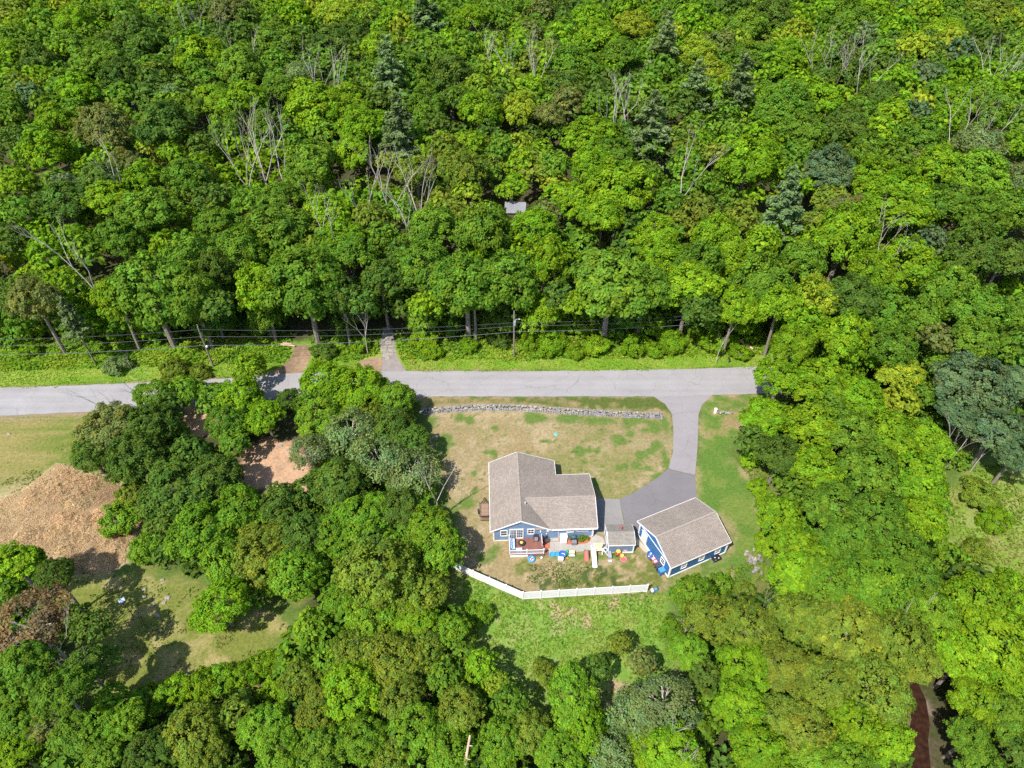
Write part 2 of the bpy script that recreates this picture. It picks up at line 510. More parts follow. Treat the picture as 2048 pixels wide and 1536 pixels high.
def ground_tone(x, y):
    n_big, n_mid, n_fine = fbm(x, y, 9, 1), fbm(x, y, 2.2, 5), fbm(x, y, 0.9, 9)
    col = np.empty(x.shape + (3,))
    w = lambda a: np.clip(a, 0, 1)[..., None]
    mix = lambda c, d, t: c * (1 - w(t)) + d * w(t)
    edge = (n_mid - .5) * 2.4 + (n_fine - .5) * 1.6
    soft = lambda p, k=0.8: (dpoly(x, y, p) + edge) / k + .5
    col[:] = c3(.050, .055, .020)
    col = mix(col, c3(.075, .062, .034), (n_mid - .45) * 4)
    ring = np.full(x.shape, -1e9)
    for P in (P_SWLAWN, P_WLAWN, P_BRUSH, P_LAWN, P_EAST, P_FIELD, P_MEADOW): ring = np.maximum(ring, dpoly(x, y, P))
    col = mix(col, mix(np.broadcast_to(c3(.085, .130, .026), col.shape), c3(.140, .150, .040), (n_mid - .5) * 5), (ring + 6 + edge * 2) / 4)
    # green bank beyond the road and the field behind the fence
    g = mix(np.broadcast_to(c3(.130, .235, .022), col.shape), c3(.195, .260, .040), (n_mid - .42) * 5)
    col = mix(col, g, soft(P_BANK, 1.5))
    f = mix(np.broadcast_to(c3(.130, .225, .034), col.shape), c3(.190, .245, .058), (n_mid - .40) * 5)
    pink = fbm(x, y, 5, 33)
    f = mix(f, c3(.330, .240, .150), (pink - .56) * 7 * (x > 5) + (n_fine - .62) * 3)
    col = mix(col, f, soft(P_FIELD, 2.0))
    # meadow at the right edge
    me = mix(np.broadcast_to(c3(.150, .220, .034), col.shape), c3(.215, .230, .075), (n_mid - .52) * 4)
    col = mix(col, me, soft(P_MEADOW, 2.5))
    # west yard, dry brush, south-west lawn
    wl = mix(np.broadcast_to(c3(.115, .152, .028), col.shape), c3(.225, .190, .068), (n_big - .45) * 4 + (n_fine - .5) * 2)
    col = mix(col, wl, soft(P_WLAWN, 1.0))
    br = mix(np.broadcast_to(c3(.44, .325, .200), col.shape), c3(.32, .22, .13), (n_mid - .52) * 5)
    col = mix(col, br, soft(P_BRUSH, 1.5))
    sl = mix(np.broadcast_to(c3(.140, .158, .034), col.shape), c3(.262, .222, .088), (n_mid - .46) * 4 + (n_big - .5) * 3)
    col = mix(col, sl, soft(P_SWLAWN, 1.0))
    for p in (P_DIRT, P_DIRT2):
        col = mix(col, mix(np.broadcast_to(c3(.42, .265, .165), col.shape), c3(.33, .21, .13), (n_mid - .5) * 4), soft(p, 1.0))
    # front and back lawn: dry tan turf with green islands
    tan = mix(np.broadcast_to(c3(.245, .190, .096), col.shape), c3(.300, .235, .135), (n_mid - .45) * 5)
    tan = mix(tan, c3(.180, .172, .062), (n_big - .50) * 5 + (n_fine - .5) * 3)
    south = np.clip((57.5 - y) / 2.0, 0, 1)
    tan = mix(tan, c3(.115, .130, .030), south * ((n_mid - .44) * 5 + (n_fine - .5) * 3))
    tan = mix(tan, c3(.055, .080, .020), south * np.clip((x - 2) / 4, 0, 1) * np.clip((17 - x) / 4, 0, 1) * ((fbm(x, y, 1.3, 71) - .50) * 8) * (y < 53.5))
    tan = mix(tan, c3(.315, .235, .140), south * ((fbm(x, y, 1.0, 91) - .58) * 9))
    # greener towards the north-east of the front lawn
    tan = mix(tan, c3(.110, .130, .030), np.clip((x - 6) / 10, 0, 1) * np.clip((y - 74) / 8, 0, 1) * (n_mid - .36) * 3.2)
    for (u, v, a, b) in PATCHES:
        c0 = W(u, v)
        s = depth(c0) / FPX
        rx, ry = a * s, b * s / math.sin(math.atan2(CAM_H, c0[1]))
        d = np.hypot((x - c0[0]) / rx, (y - c0[1]) / ry)
        near = d < 2.2
        if near.any():
            tan = mix(tan, c3(.100, .150, .032), np.where(near, (1.12 - d + (n_mid - .5) * 1.1 + (n_fine - .5) * .9) * 2.2, 0) * .9)
    sp = fbm(x, y, 0.55, 57, 2)
    tan = mix(tan, c3(.080, .110, .024), (sp - .70) * 6 * np.clip(n_mid * 2 - .4, 0, 1))
    col = mix(col, tan, soft(P_LAWN, .7))
    # green lawn east of the driveway, tan at its north end and edges
    ea = mix(np.broadcast_to(c3(.085, .150, .026), col.shape), c3(.125, .172, .034), (n_mid - .42) * 5)
    dE = dpoly(x, y, P_EAST)
    ea = mix(ea, c3(.225, .175, .080), np.clip((y - 70) / 10, 0, .7) * ((n_mid - .47) * 6 + (n_big - .5) * 3))
    ea = mix(ea, c3(.270, .205, .110), (1.3 - dE + (n_mid - .5) * 2.5) * .55)
    col = mix(col, ea, soft(P_EAST, .8))
    ve = mix(np.broadcast_to(c3(.080, .105, .024), col.shape), c3(.240, .180, .085), np.clip((3.5 - x) / 10, 0, .85) + (n_mid - .5) * 3)
    col = mix(col, ve, soft(P_VERGE, .5))
    # sandy shoulder along the north edge of the road
    col = mix(col, c3(.230, .165, .095), soft(P_VERGE_L, .6) * .75)
    col = mix(col, c3(.235, .180, .110), soft(Wpoly([(-500, 868), (0, 830), (180, 822), (300, 811), (430, 802), (560, 796), (850, 792), (1305, 792), (1305, 797), (850, 798), (430, 808), (180, 829), (0, 839), (-500, 880)]), .5) * .7)
    rb = mix(np.broadcast_to(c3(.07, .06, .035), col.shape), c3(.20, .15, .12), (n_fine - .5) * 6)
    col = mix(col, rb, soft(P_RIVERBANK, 1.0))
    return np.clip(col, .004, .6)


nyv, nxv = GX.shape
tone = ground_tone(GX.ravel(), GY.ravel())
gv = np.stack([GX.ravel(), GY.ravel(), np.zeros(GX.size)], 1)
ii = (np.arange(nyv - 1)[:, None] * nxv + np.arange(nxv - 1)[None]).ravel()
gq = np.stack([ii, ii + 1, ii + nxv + 1, ii + nxv], 1)
tag(link("ground", np_mesh("ground", gv, gq, M_GROUND, {"tone": tone})), kind='structure')


def strip(name, top, bot, mat_, z=0.03, n=60, skirt=True):
    """a ribbon of paving between two surveyed edge lines, 3 cm proud of the ground"""
    def res(pts):
        p = np.array([W(*q)[:2] for q in pts])
        s = np.concatenate([[0], np.cumsum(np.hypot(*np.diff(p, axis=0).T))])
        t = np.linspace(0, s[-1], n)
        return np.stack([np.interp(t, s, p[:, 0]), np.interp(t, s, p[:, 1])], 1)
    a, b = res(top), res(bot)
    mb = MB()
    for j, (p, q) in enumerate(zip(a, b)):
        wob = 0.22 * (vnoise(np.array([p[0] * 1.3]), np.array([3.1]), 4)[0] - .5)
        wob2 = 0.22 * (vnoise(np.array([q[0] * 1.3]), np.array([7.7]), 4)[0] - .5)
        mb.v += [(p[0], p[1] + wob, z), (q[0], q[1] + wob2, z)]
    for j in range(n - 1):
        mb.f.append((2 * j, 2 * j + 1, 2 * j + 3, 2 * j + 2)); mb.m.append(0)
    o = mb.build(name, mat_)
    return tag(o, kind='structure')


def sheet(name, px, mat_, z, world=False):
    pts = px if world else Wpoly(px)
    mb = MB(); n = len(pts)
    mb.v = [(x, y, z) for x, y in pts] + [(x, y, -.05) for x, y in pts]
    mb.f = [tuple(range(n))] + [(i, i + n, (i + 1) % n + n, (i + 1) % n) for i in range(n)]
    mb.m = [0] * len(mb.f)
    return tag(mb.build(name, mat_), kind='structure')


# road, driveway and the two tracks into the woods
strip("road", [(-700, 806), (0, 776), (280, 766), (450, 757), (560, 748), (680, 743), (800, 742), (1040, 743), (1280, 740), (1515, 734), (1700, 729)],
      [(-700, 868), (0, 832), (180, 823), (300, 812), (430, 803), (560, 797), (700, 794), (850, 793), (1330, 793), (1500, 788), (1700, 781)], M_ROAD, 0.030, 220)
DRV = [(1304, 791), (1330, 808), (1344, 828), (1347, 861), (1346, 905), (1337, 936), (1342, 939), (1390, 950), (1395, 896), (1397, 829), (1404, 810), (1426, 789)]
sheet("driveway", DRV, M_DRIVE, 0.022)
sheet("driveway_turning_area", [(1337, 936.5), (1320, 952), (1298, 966), (1270, 984), (1240, 998.5), (1243, 1015), (1248, 1040), (1250, 1062), (1300, 1090), (1345, 1060), (1395, 1015), (1390, 951), (1342, 940)], M_DRIVE2, 0.026)
sheet("concrete_apron", [(1186, 996), (1239.5, 998.5), (1242, 1015), (1247.5, 1045), (1248, 1062), (1200, 1066), (1188, 1066)], M_APRON, 0.034)
M_TRACK = mat("track_earth", (0.235, 0.160, 0.100), 0.95, 0.25, 1.5, 0.5, big=.25)
M_GRAVEL = mat("track_gravel", (0.235, 0.205, 0.190), 0.95, 0.2, 4.0, 0.4, big=.15)
sheet("dirt_track", [(590, 690), (618, 690), (622, 712), (608, 748), (596, 752), (520, 752), (560, 735), (583, 715)], M_TRACK, 0.018)
sheet("dirt_shoulder", [(700, 738), (720, 722), (758, 712), (768, 726), (770, 746), (705, 748)], M_TRACK, 0.014)
sheet("rocky_driveway", [(766, 655), (784, 652), (790, 690), (794, 712), (808, 736), (815, 745), (765, 747), (764, 715), (760, 690)], M_GRAVEL, 0.02)
rng = random.Random(4)


def rock_mesh(seed, boxy=0.6):
    r = random.Random(seed)
    mb = MB(); mb.ball((0, 0, 0), 0.5, n=7)
    mb.v = [tuple(math.copysign(abs(c / .5) ** boxy * .5, c) * r.uniform(.82, 1.15) for c in p) for p in mb.v]
    return mb


def ribbon_box(mb, pts, w, h):
    for (a, b) in zip(pts[:-1], pts[1:]):
        d = np.array(b) - np.array(a); L = np.hypot(d[0], d[1])
        mb.box(((a[0] + b[0]) / 2, (a[1] + b[1]) / 2, h / 2 - .05), (L + .05, w, h + .1), math.atan2(d[1], d[0]))


# pale bedrock slabs showing in the rocky driveway
slabs = MB()
for (u, v, a, b) in [(771, 672, .7, .9), (778, 685, .8, .8), (769, 697, .8, 1.2), (782, 697, .7, 1.0), (772, 709, .8, 1.0), (783, 707, .55, .7), (775, 716, .5, .8)]:
    c = W(u, v); m = rock_mesh(u)
    slabs.add([(c[0] + x * a * 1.7, c[1] + y * b * 1.7, .03 + z * .12) for x, y, z in m.v], m.f)
tag(slabs.build("bedrock", M_ROCK), kind='structure')

# stream at the bottom right, brown water over stones
M_STREAM, _nt, _b = nodes("stream_water")
_tc = N(_nt, "ShaderNodeTexCoord"); _n = N(_nt, "ShaderNodeTexNoise"); _n.inputs["Scale"].default_value = 1.6; _n.inputs["Detail"].default_value = 6
_nt.links.new(_tc.outputs["Object"], _n.inputs["Vector"])
_cr = N(_nt, "ShaderNodeValToRGB"); _cr.color_ramp.elements[0].position = .35; _cr.color_ramp.elements[0].color = (.022, .010, .007, 1)
_cr.color_ramp.elements[1].position = .75; _cr.color_ramp.elements[1].color = (.055, .026, .016, 1)
_nt.links.new(_n.outputs[0], _cr.inputs[0]); _nt.links.new(_cr.outputs[0], _b.inputs["Base Color"])
_bp = N(_nt, "ShaderNodeBump"); _bp.inputs["Strength"].default_value = .25; _bp.inputs["Distance"].default_value = .05
_nt.links.new(_n.outputs[0], _bp.inputs["Height"]); _nt.links.new(_bp.outputs[0], _b.inputs["Normal"])
_b.inputs["Roughness"].default_value = 0.12
sheet("stream", [(1820, 1370), (1834, 1362), (1852, 1400), (1860, 1450), (1856, 1480), (1862, 1540), (1866, 1640), (1790, 1640), (1814, 1560), (1808, 1510), (1822, 1440)], M_STREAM, 0.012)

# ------------------------------------------------------------------ foliage builders
def unit(v): return v / np.maximum(np.linalg.norm(v, axis=-1, keepdims=True), 1e-9)


def cards(P, Nn, size, rs, aspect=1.45):
    """pointed leaf sprays: one bent rhombus per point"""
    n = len(P)
    t = unit(np.cross(Nn, unit(rs.randn(n, 3))))
    b = np.cross(Nn, t)
    s = size[:, None]
    droop = -0.18 * Nn
    v = np.empty((n, 4, 3))
    v[:, 0] = P - t * s * .5 * aspect + droop * s
    v[:, 1] = P - b * s * .42
    v[:, 2] = P + t * s * .5 * aspect + droop * s
    v[:, 3] = P + b * s * .42
    return v.reshape(-1, 3), np.arange(n * 4).reshape(-1, 4)


def lobes_domes(rs, n, R, flat, lr, nsub):
    """leaf clumps spread over a few overlapping domes; returns centres, radii and outward directions"""
    ang = rs.rand() * 6.28
    cs, rr = [np.array([0, 0, .10 * R])], [R * rs.uniform(.58, .70)]
    for k in range(nsub):
        a = ang + k * 6.283 / nsub + rs.uniform(-.35, .35)
        q = R * rs.uniform(.36, .56)
        cs.append(np.array([math.cos(a) * q, math.sin(a) * q, R * rs.uniform(-.28, .06)])); rr.append(R * rs.uniform(.36, .54))
    cs, rr = np.array(cs), np.array(rr)
    w = rr ** 2 / (rr ** 2).sum()
    C_, D_, O_ = [], [], []
    tries = 0
    while len(C_) < n and tries < n * 12:
        tries += 1
        k = rs.choice(len(rr), p=w)
        d = rs.randn(3); d /= np.linalg.norm(d)
        if d[2] < -.45: continue
        p = cs[k] + d * rr[k] * rs.uniform(.74, 1.12) * np.array([1, 1, flat])
        e = (p - cs) / np.array([1, 1, flat])
        if (np.linalg.norm(e, axis=1) < rr * .76).any(): continue
        C_.append(p); O_.append(d)
    C_, O_ = np.array(C_), np.array(O_)
    S_, T_ = [], []
    while len(S_) < 600:
        k = rs.choice(len(rr), p=w)
        d = rs.randn(3); d /= np.linalg.norm(d)
        if d[2] < -.3: continue
        S_.append(cs[k] + d * rr[k] * rs.uniform(.72, .94) * np.array([1, 1, flat])); T_.append(d)
    return C_, R * lr * rs.uniform(.55, 1.45, len(C_)), O_, np.array(S_), np.array(T_)


def crown_arrays(seed, form, ncards, size):
    rs = np.random.RandomState(seed)
    R = 5.0
    if form == 'broad': c, r, o, skin, skin_o = lobes_domes(rs, 150, R, .86, .135, rs.randint(4, 7))
    elif form == 'fine': c, r, o, skin, skin_o = lobes_domes(rs, 190, R, .76, .115, rs.randint(5, 8))
    elif form == 'sparse': c, r, o, skin, skin_o = lobes_domes(rs, 95, R, .80, .14, rs.randint(4, 7))
    elif form == 'shrub': c, r, o, skin, skin_o = lobes_domes(rs, 80, R, .66, .15, rs.randint(3, 6))
    if form == 'pine':
        P, Nn, V = [], [], []
        H = 14.0
        for k in range(15):
            z = -6 + H * k / 14.0
            rad_ = 4.6 * (1 - (k / 15.0) ** 1.25) + .5
            nb = rs.randint(6, 9)
            for j in range(nb):
                a = rs.rand() * 6.283
                L = rad_ * rs.uniform(.65, 1.12)
                m = max(8, int(ncards / 15 / 7 * (L / 2.6)))
                t = rs.rand(m) ** .7
                w = .32 * (.25 + t) * L * .5
                off = rs.randn(m)
                x = t * L; y = off * w * .55
                zz = z - .10 * x + .32 * t * t * L * .5 + rs.randn(m) * .16 + .12 * (1 - np.abs(off))
                P.append(np.stack([x * math.cos(a) - y * math.sin(a), x * math.sin(a) + y * math.cos(a), zz], 1))
                nn = np.stack([.25 * math.cos(a) + rs.randn(m) * .35, .25 * math.sin(a) + rs.randn(m) * .35, np.ones(m)], 1)
                Nn.append(unit(nn))
                V.append(np.full(m, rs.uniform(.72, 1.2)))
        P, Nn, V = np.concatenate(P), np.concatenate(Nn), np.concatenate(V)
        n = len(P)
        sz = size * rs.uniform(.6, 1.25, n)
        tone_ = V[:, None] * rs.uniform(.75, 1.25, n)[:, None] * np.array([1, 1, 1.0])
        v, q = cards(P, Nn, sz, rs, 2.0)
        return v, q, np.repeat(tone_, 4, 0)
    wts = r ** 2; wts /= wts.sum()
    idx = rs.choice(len(r), ncards, p=wts)
    d = unit(rs.randn(ncards, 3))
    out = o[idx]
    d = unit(d + .5 * out + np.array([0, 0, .25]))
    rho = rs.uniform(.45, 1.12, ncards)
    if form == 'sparse': rho = rs.uniform(.2, 1.5, ncards)
    P = c[idx] + d * (r[idx] * rho)[:, None] * np.array([1, 1, .85])
    Nn = unit(out * .55 + d * .40 + np.array([0, 0, .38]) + rs.randn(ncards, 3) * .36)
    if form != 'sparse':
        m = int(ncards * .13); g = rs.randint(0, len(skin), m)
        P[:m] = skin[g] + rs.randn(m, 3) * .22
        Nn[:m] = unit(skin_o[g] * .8 + np.array([0, 0, .4]) + rs.randn(m, 3) * .4)
    sz = size * rs.uniform(.55, 1.3, ncards)
    lob = rs.uniform(.78, 1.24, len(r)); hue = rs.uniform(-.13, .13, len(r))
    lv = lob[idx] * rs.uniform(.72, 1.28, ncards)
    h = hue[idx] + rs.randn(ncards) * .07
    tone_ = np.stack([lv * (1 + h * 1.3), lv * (1 + h * .2), lv * (1 - h)], 1)
    v, q = cards(P, Nn, sz, rs)
    return v, q, np.repeat(np.clip(tone_, .2, 2), 4, 0)


def limb_mb(seed, form, top=1.0):
    """trunk with limbs; local origin is the crown centre, so it reaches down below it"""
    r = random.Random(seed)
    mb = MB()
    L = 13.0
    if form == 'pine':
        mb.tube((0, 0, -L - 3), (0, 0, 8), .32, .05, 7)
        for k in range(16):
            a, z = r.uniform(0, 6.28), -6 + 11 * k / 15
            ln = 3.4 * (1 - k / 18)
            mb.tube((0, 0, z), (math.cos(a) * ln, math.sin(a) * ln, z + .1), .07, .02, 4, False)
        return mb
    x, y = r.uniform(-.4, .4), r.uniform(-.4, .4)
    mb.path([(0, 0, -L), (x * .5, y * .5, -L * .6), (x, y, -4.2), (x * 1.5, y * 1.3, -1.2)], [.40, .33, .27, .2], 8)
    n = 9 if form != 'sparse' else 13
    for k in range(n):
        a = k * 2.4 + r.uniform(-.4, .4)
        z0 = r.uniform(-4.4, -1.4)
        el = r.uniform(.35, 1.1)
        ln = r.uniform(3.0, 4.6) * (1.08 if form == 'sparse' else .92)
        p0 = Vector((x, y, z0)); d = Vector((math.cos(a) * math.cos(el), math.sin(a) * math.cos(el), math.sin(el)))
        p1 = p0 + d * ln * .5 + Vector((r.uniform(-.3, .3), r.uniform(-.3, .3), r.uniform(-.1, .3)))
        p2 = p1 + d * ln * .5 + Vector((r.uniform(-.5, .5), r.uniform(-.5, .5), .5))
        mb.path([p0, p1, p2], [.14, .09, .04], 5)
        for j in range(3 if form != 'sparse' else 5):
            q0 = p1.lerp(p2, r.uniform(0, .9))
            dd = (d + Vector((r.uniform(-.9, .9), r.uniform(-.9, .9), r.uniform(-.2, .8)))).normalized()
            q1 = q0 + dd * r.uniform(.8, 1.9)
            mb.tube(q0, q1, .05, .015, 4, False)
    return mb


FORMS = {  # form: (variants, cards, card size)
    'broad': (9, 10500, .33), 'fine': (7, 11500, .28), 'sparse': (5, 5200, .29), 'shrub': (4, 6500, .34), 'pine': (5, 6500, .42)}
CROWN, LIMBS = {}, {}
for form, (nvar, ncd, csz) in FORMS.items():
    for k in range(nvar):
        v, q, t = crown_arrays(100 * len(CROWN) + 7 * k + 11, form, ncd, csz)
        CROWN[form, k] = np_mesh(form + "_crown", v, q, M_LEAF, {"leafvar": t})
        lm = limb_mb(31 * k + len(CROWN), form)
        me = bpy.data.meshes.new(form + "_trunk")
        me.from_pydata(lm.v, [], lm.f)
        me.materials.append(M_PALEBARK if form == 'sparse' else M_BARK)
        LIMBS[form, k] = me

PAL = {  # leaf colours by letter: name, form, albedo
    'M': ("mid green", 'broad', (.124, .234, .021)),
    'L': ("lime green", 'broad', (.170, .302, .014)),
    'D': ("dark green", 'broad', (.094, .168, .024)),
    'B': ("bluish green", 'fine', (.118, .190, .078)),
    'O': ("olive green", 'fine', (.166, .230, .026)),
    'Y': ("yellow green", 'fine', (.245, .330, .024)),
    'K': ("brownish olive", 'fine', (.165, .195, .048)),
    'G': ("grey green", 'sparse', (.160, .232, .075)),
    'P': ("grey green", 'pine', (.185, .270, .105)),
    'R': ("rusty brown", 'sparse', (.20, .140, .065)),
    'N': ("fresh green", 'fine', (.150, .276, .020)),
}

TREES = []      # (u, v, d, letter, region, height or None)


def T(region, text):
    for w in text.split():
        p = w.split(',')
        h = None; low = False
        if len(p) > 4:
            if p[4] == 's': low = True
            else: h = float(p[4])
        TREES.append((float(p[0]), float(p[1]), float(p[2]), p[3], region, h, low))


T('north', """
30,20,70,O 85,45,75,M 30,75,70,M 77,122,85,D 20,105,60,L 150,40,80,L 130,90,80,M 200,30,65,M 250,25,70,M 270,70,115,D 200,125,95,M 155,182,90,L 60,190,65,B
25,170,60,M 20,225,70,M 110,240,80,L 245,150,85,D 310,150,65,O 405,115,115,L 460,20,90,K 480,135,95,M 555,80,100,M 590,30,75,L 640,20,65,Y 672,32,80,Y
600,150,80,G 670,80,90,D 340,190,60,G 420,200,90,L 490,200,110,L 380,215,80,M 205,250,110,K 330,250,115,D 90,300,110,L 30,280,65,D 250,330,80,K 35,360,75,L
200,358,90,D 130,372,70,B 290,350,80,L 370,350,95,M 400,290,60,D 640,220,140,L 610,185,75,L 450,250,80,M 620,320,105,M 700,220,80,L 560,180,80,M 530,250,80,M
700,20,65,Y 742,30,70,Y 790,35,70,L 705,75,80,D 760,90,85,L 860,80,125,P 945,35,80,L 1000,30,65,M 1085,20,60,K 1060,65,60,K 1035,85,50,L 930,90,70,M
1130,60,70,M 1120,75,75,L 1180,40,80,L 1250,20,70,L 1270,50,85,Y 1200,80,100,L 1322,30,65,M 1362,50,60,K 1322,135,115,P 1150,125,100,M 1140,170,80,D 1240,110,80,M
820,150,105,M 900,150,100,D 782,175,105,P 800,260,95,P 960,180,75,Y 1012,160,75,Y 960,220,105,L 1040,215,85,Y 1060,180,70,L 1100,230,80,K 1132,200,75,K 1180,262,100,L
1300,262,105,P 1230,300,80,M 1245,265,60,D 700,190,70,L 722,250,95,L 705,305,80,L 870,245,65,D 940,285,75,L 890,295,80,O 925,335,105,O 835,345,90,O 1040,330,70,L
1000,300,60,M 1110,330,75,M 1180,330,95,L 1236,372,165,L 1372,320,70,M 1100,100,60,O 1060,120,60,O 750,140,70,M 850,205,85,M
1375,40,80,L 1402,25,65,M 1450,12,70,D 1440,92,75,K 1492,55,90,M 1545,35,90,D 1392,105,85,Y 1420,150,85,Y 1512,120,110,M 1600,40,70,L 1592,65,65,Y 1690,35,90,M
1742,25,90,L 1682,65,65,M 1650,20,60,L 1730,70,60,G 1800,60,80,L 1850,25,80,L 1890,60,85,L 1900,88,80,Y 1918,107,70,B 1990,20,85,O 2032,40,65,Y 1976,82,70,D
2030,105,65,L 1822,95,80,Y 1762,100,65,M 1600,112,90,L 1680,148,140,D 1640,200,85,L 1570,200,115,M 1392,175,75,P 1470,205,120,P 1800,155,80,L 1762,190,85,D 1850,150,80,B
1930,140,75,L 1990,150,75,L 2030,172,80,L 1782,222,75,L 1830,220,65,B 1920,195,95,L 1990,220,90,M 1692,250,95,D 1720,225,80,M 1610,262,110,M 1660,272,80,D 1762,262,80,L
1840,270,100,M 1900,240,80,L 1960,285,95,G 2022,290,80,L 1495,320,125,L 1562,420,115,P 1590,315,80,M 1660,335,115,B 1730,300,90,M 1790,312,80,M 1830,322,65,K
1880,330,100,L 1960,340,115,N 2022,362,85,G 1750,352,115,L 1800,382,125,L 1430,310,65,O 1362,280,70,O 1540,130,80,L 1860,100,70,O
130,400,105,D 40,420,80,M 20,480,80,D 90,500,80,L 68,598,110,K 20,600,65,D 125,560,75,L 220,400,115,L 290,420,125,M 380,510,115,M 240,480,95,M
230,595,95,L 385,590,110,M 430,540,85,D 440,450,95,M 420,395,80,D 550,450,120,M 520,575,105,L 650,420,95,L 680,470,90,L 560,395,85,M 500,400,80,M
605,370,85,M 650,570,80,M 435,612,80,D 140,635,60,P 680,590,90,D 720,600,75,D 150,480,80,L 480,500,90,M
700,510,105,M 740,430,80,O 762,470,70,M 762,560,90,D 850,530,115,M 962,468,125,M 860,450,105,M 1012,560,125,M 948,585,85,M 1090,525,115,L 1070,455,100,L
1150,400,95,L 1205,430,95,L 1292,575,115,M 1330,510,95,L 1160,605,75,L 1118,590,75,D 850,610,75,L 1350,450,80,O 1310,465,90,L 990,440,80,M 900,422,75,O
1085,425,75,K 905,600,70,M 800,505,60,D
1402,535,115,M 1462,520,110,L 1522,560,115,M 1432,470,95,L 1400,420,80,O 1482,430,80,O 1602,520,100,M 1692,470,145,L 1700,420,95,K 1660,402,80,O 1790,420,140,L 1812,530,125,L
1860,482,80,B 1902,410,115,M 1960,430,115,M 2022,420,100,M 1940,500,115,D 2010,520,100,D 1902,580,115,M 1960,622,105,M 2032,620,90,M 1622,600,105,Y 1562,610,90,L
1702,600,125,D 1770,620,100,M 1842,640,90,M 1692,672,115,L 1582,690,95,L 1790,692,95,M 1872,672,80,K 1952,680,100,M 1402,615,80,D 1472,610,85,L 1340,590,75,L 1640,440,75,O
1530,480,80,L 1620,650,80,L 1740,540,90,L 2030,690,80,M 1500,650,55,L,s 1425,640,60,D,s""")
T('north', """40,632,75,M,9 175,640,70,L,8 270,635,80,N,9 430,632,85,D,9 530,630,85,M,9 700,625,75,D,9 850,628,80,M,9 1000,630,80,D,9 1090,622,85,L,10 1265,625,80,M,9 1300,640,60,L,7
1420,628,85,M,9 1480,640,70,L,8""")
T('bank', """850,680,60,L,s 940,690,45,L,s 1000,680,55,D,s 1105,684,70,L,s 1195,690,60,L,s 1270,690,65,L,s 1345,680,65,L,s 1425,685,70,L,s 905,645,70,M,s 1170,645,75,L,s 230,655,65,L,s
80,660,60,L,s 320,655,60,L,s 690,640,70,D,s 720,690,50,L,s 480,640,60,D,s 550,650,55,D,s 1060,684,50,L,s 1290,640,60,M,s 400,742,46,O,s 350,735,55,O,s 1500,672,55,L,s 230,730,55,G,s
650,700,50,D,s 690,664,50,M,s 20,655,60,M,s 150,662,50,L,s 280,662,55,L,s 430,655,60,M,s 520,645,60,N,s 840,650,65,L,s 960,655,60,N,s 1060,640,65,M,s 1110,648,70,L,s 1230,650,60,M,s 1320,655,70,L,s 1400,655,65,N,s 1450,672,60,L,s
870,705,40,L,s 1150,700,50,L,s 1310,700,50,L,s 1480,705,45,L,s 60,700,45,L,s 190,695,45,N,s""")
T('east', """
1560,752,105,L 1642,760,125,L 1722,792,110,L 1800,745,95,Y 1802,800,80,Y 1532,832,100,L 1622,850,125,L 1702,870,125,M 1782,870,120,L 1502,872,65,D 1562,905,95,D 1850,880,100,L 1632,935,115,L
1742,942,135,M 1832,950,125,L 1955,768,165,B 2042,760,90,B 1925,825,90,B 1992,860,115,B 2032,905,90,B 1592,975,80,M 1562,1030,90,L 1582,1080,85,L 1662,1010,125,M 1752,1030,145,M
1842,1040,115,L 1702,1090,135,M 1800,1105,125,M 1612,1100,80,L 1642,1120,95,L 1962,990,80,O,s 1660,800,80,M 1680,720,80,L 1500,920,50,L,s 1515,975,45,L,s 1535,1085,55,L,s 1990,1040,70,L,s 1950,1100,60,O,s
1890,730,75,M 1850,790,65,M 1760,720,80,L 2020,700,80,M""")
T('southeast', """
1385,1190,100,O 1432,1232,115,O 1502,1252,120,O 1592,1145,110,L 1662,1165,135,O 1752,1165,155,O 1832,1145,115,M 1862,1222,110,O 1602,1232,125,O 1702,1262,145,O 1802,1282,135,O 1572,1332,125,O
1652,1362,140,O 1752,1372,145,O 1830,1320,95,O 1962,1205,145,L 2022,1180,100,L 1982,1285,145,L 1922,1322,110,L 2032,1352,100,L 1950,1400,110,L 2012,1432,100,M 1940,1470,100,M 1490,1332,105,L
1480,1405,125,L 1562,1432,100,O 1602,1462,115,O 1712,1450,120,L 1522,1502,125,L 1352,1502,125,L 1330,1405,135,G 1375,1300,85,N 1700,1520,105,O 1622,1520,100,O 1962,1530,100,M 2042,1500,80,D
1440,1170,60,N,s 1490,1180,50,O,s 1345,1255,60,N,s 1410,1350,70,D 1775,1480,90,L""")
T('south', """
760,1148,190,O 845,1185,120,O 880,1085,125,N 742,1232,105,N 830,1235,95,L 902,1255,85,N 952,1232,65,N,s 622,1255,80,N 782,1322,125,O 850,1300,90,O 705,1300,105,O 702,1382,135,L 802,1392,115,O
892,1352,80,M 962,1332,75,L 992,1362,60,Y 922,1412,110,O 1022,1402,80,M 642,1422,105,O 722,1472,115,N 832,1452,115,N 642,1502,115,M 1002,1482,105,N 1062,1462,95,O 1142,1402,130,N 1172,1455,120,L
1195,1335,65,D 1240,1282,50,O 1285,1325,60,K 1282,1422,125,G 1222,1502,95,G 1302,1492,105,L 1090,1345,60,O,s 690,1200,90,N 900,1500,105,N 1120,1510,100,N 655,1330,75,N 780,1520,100,O""")
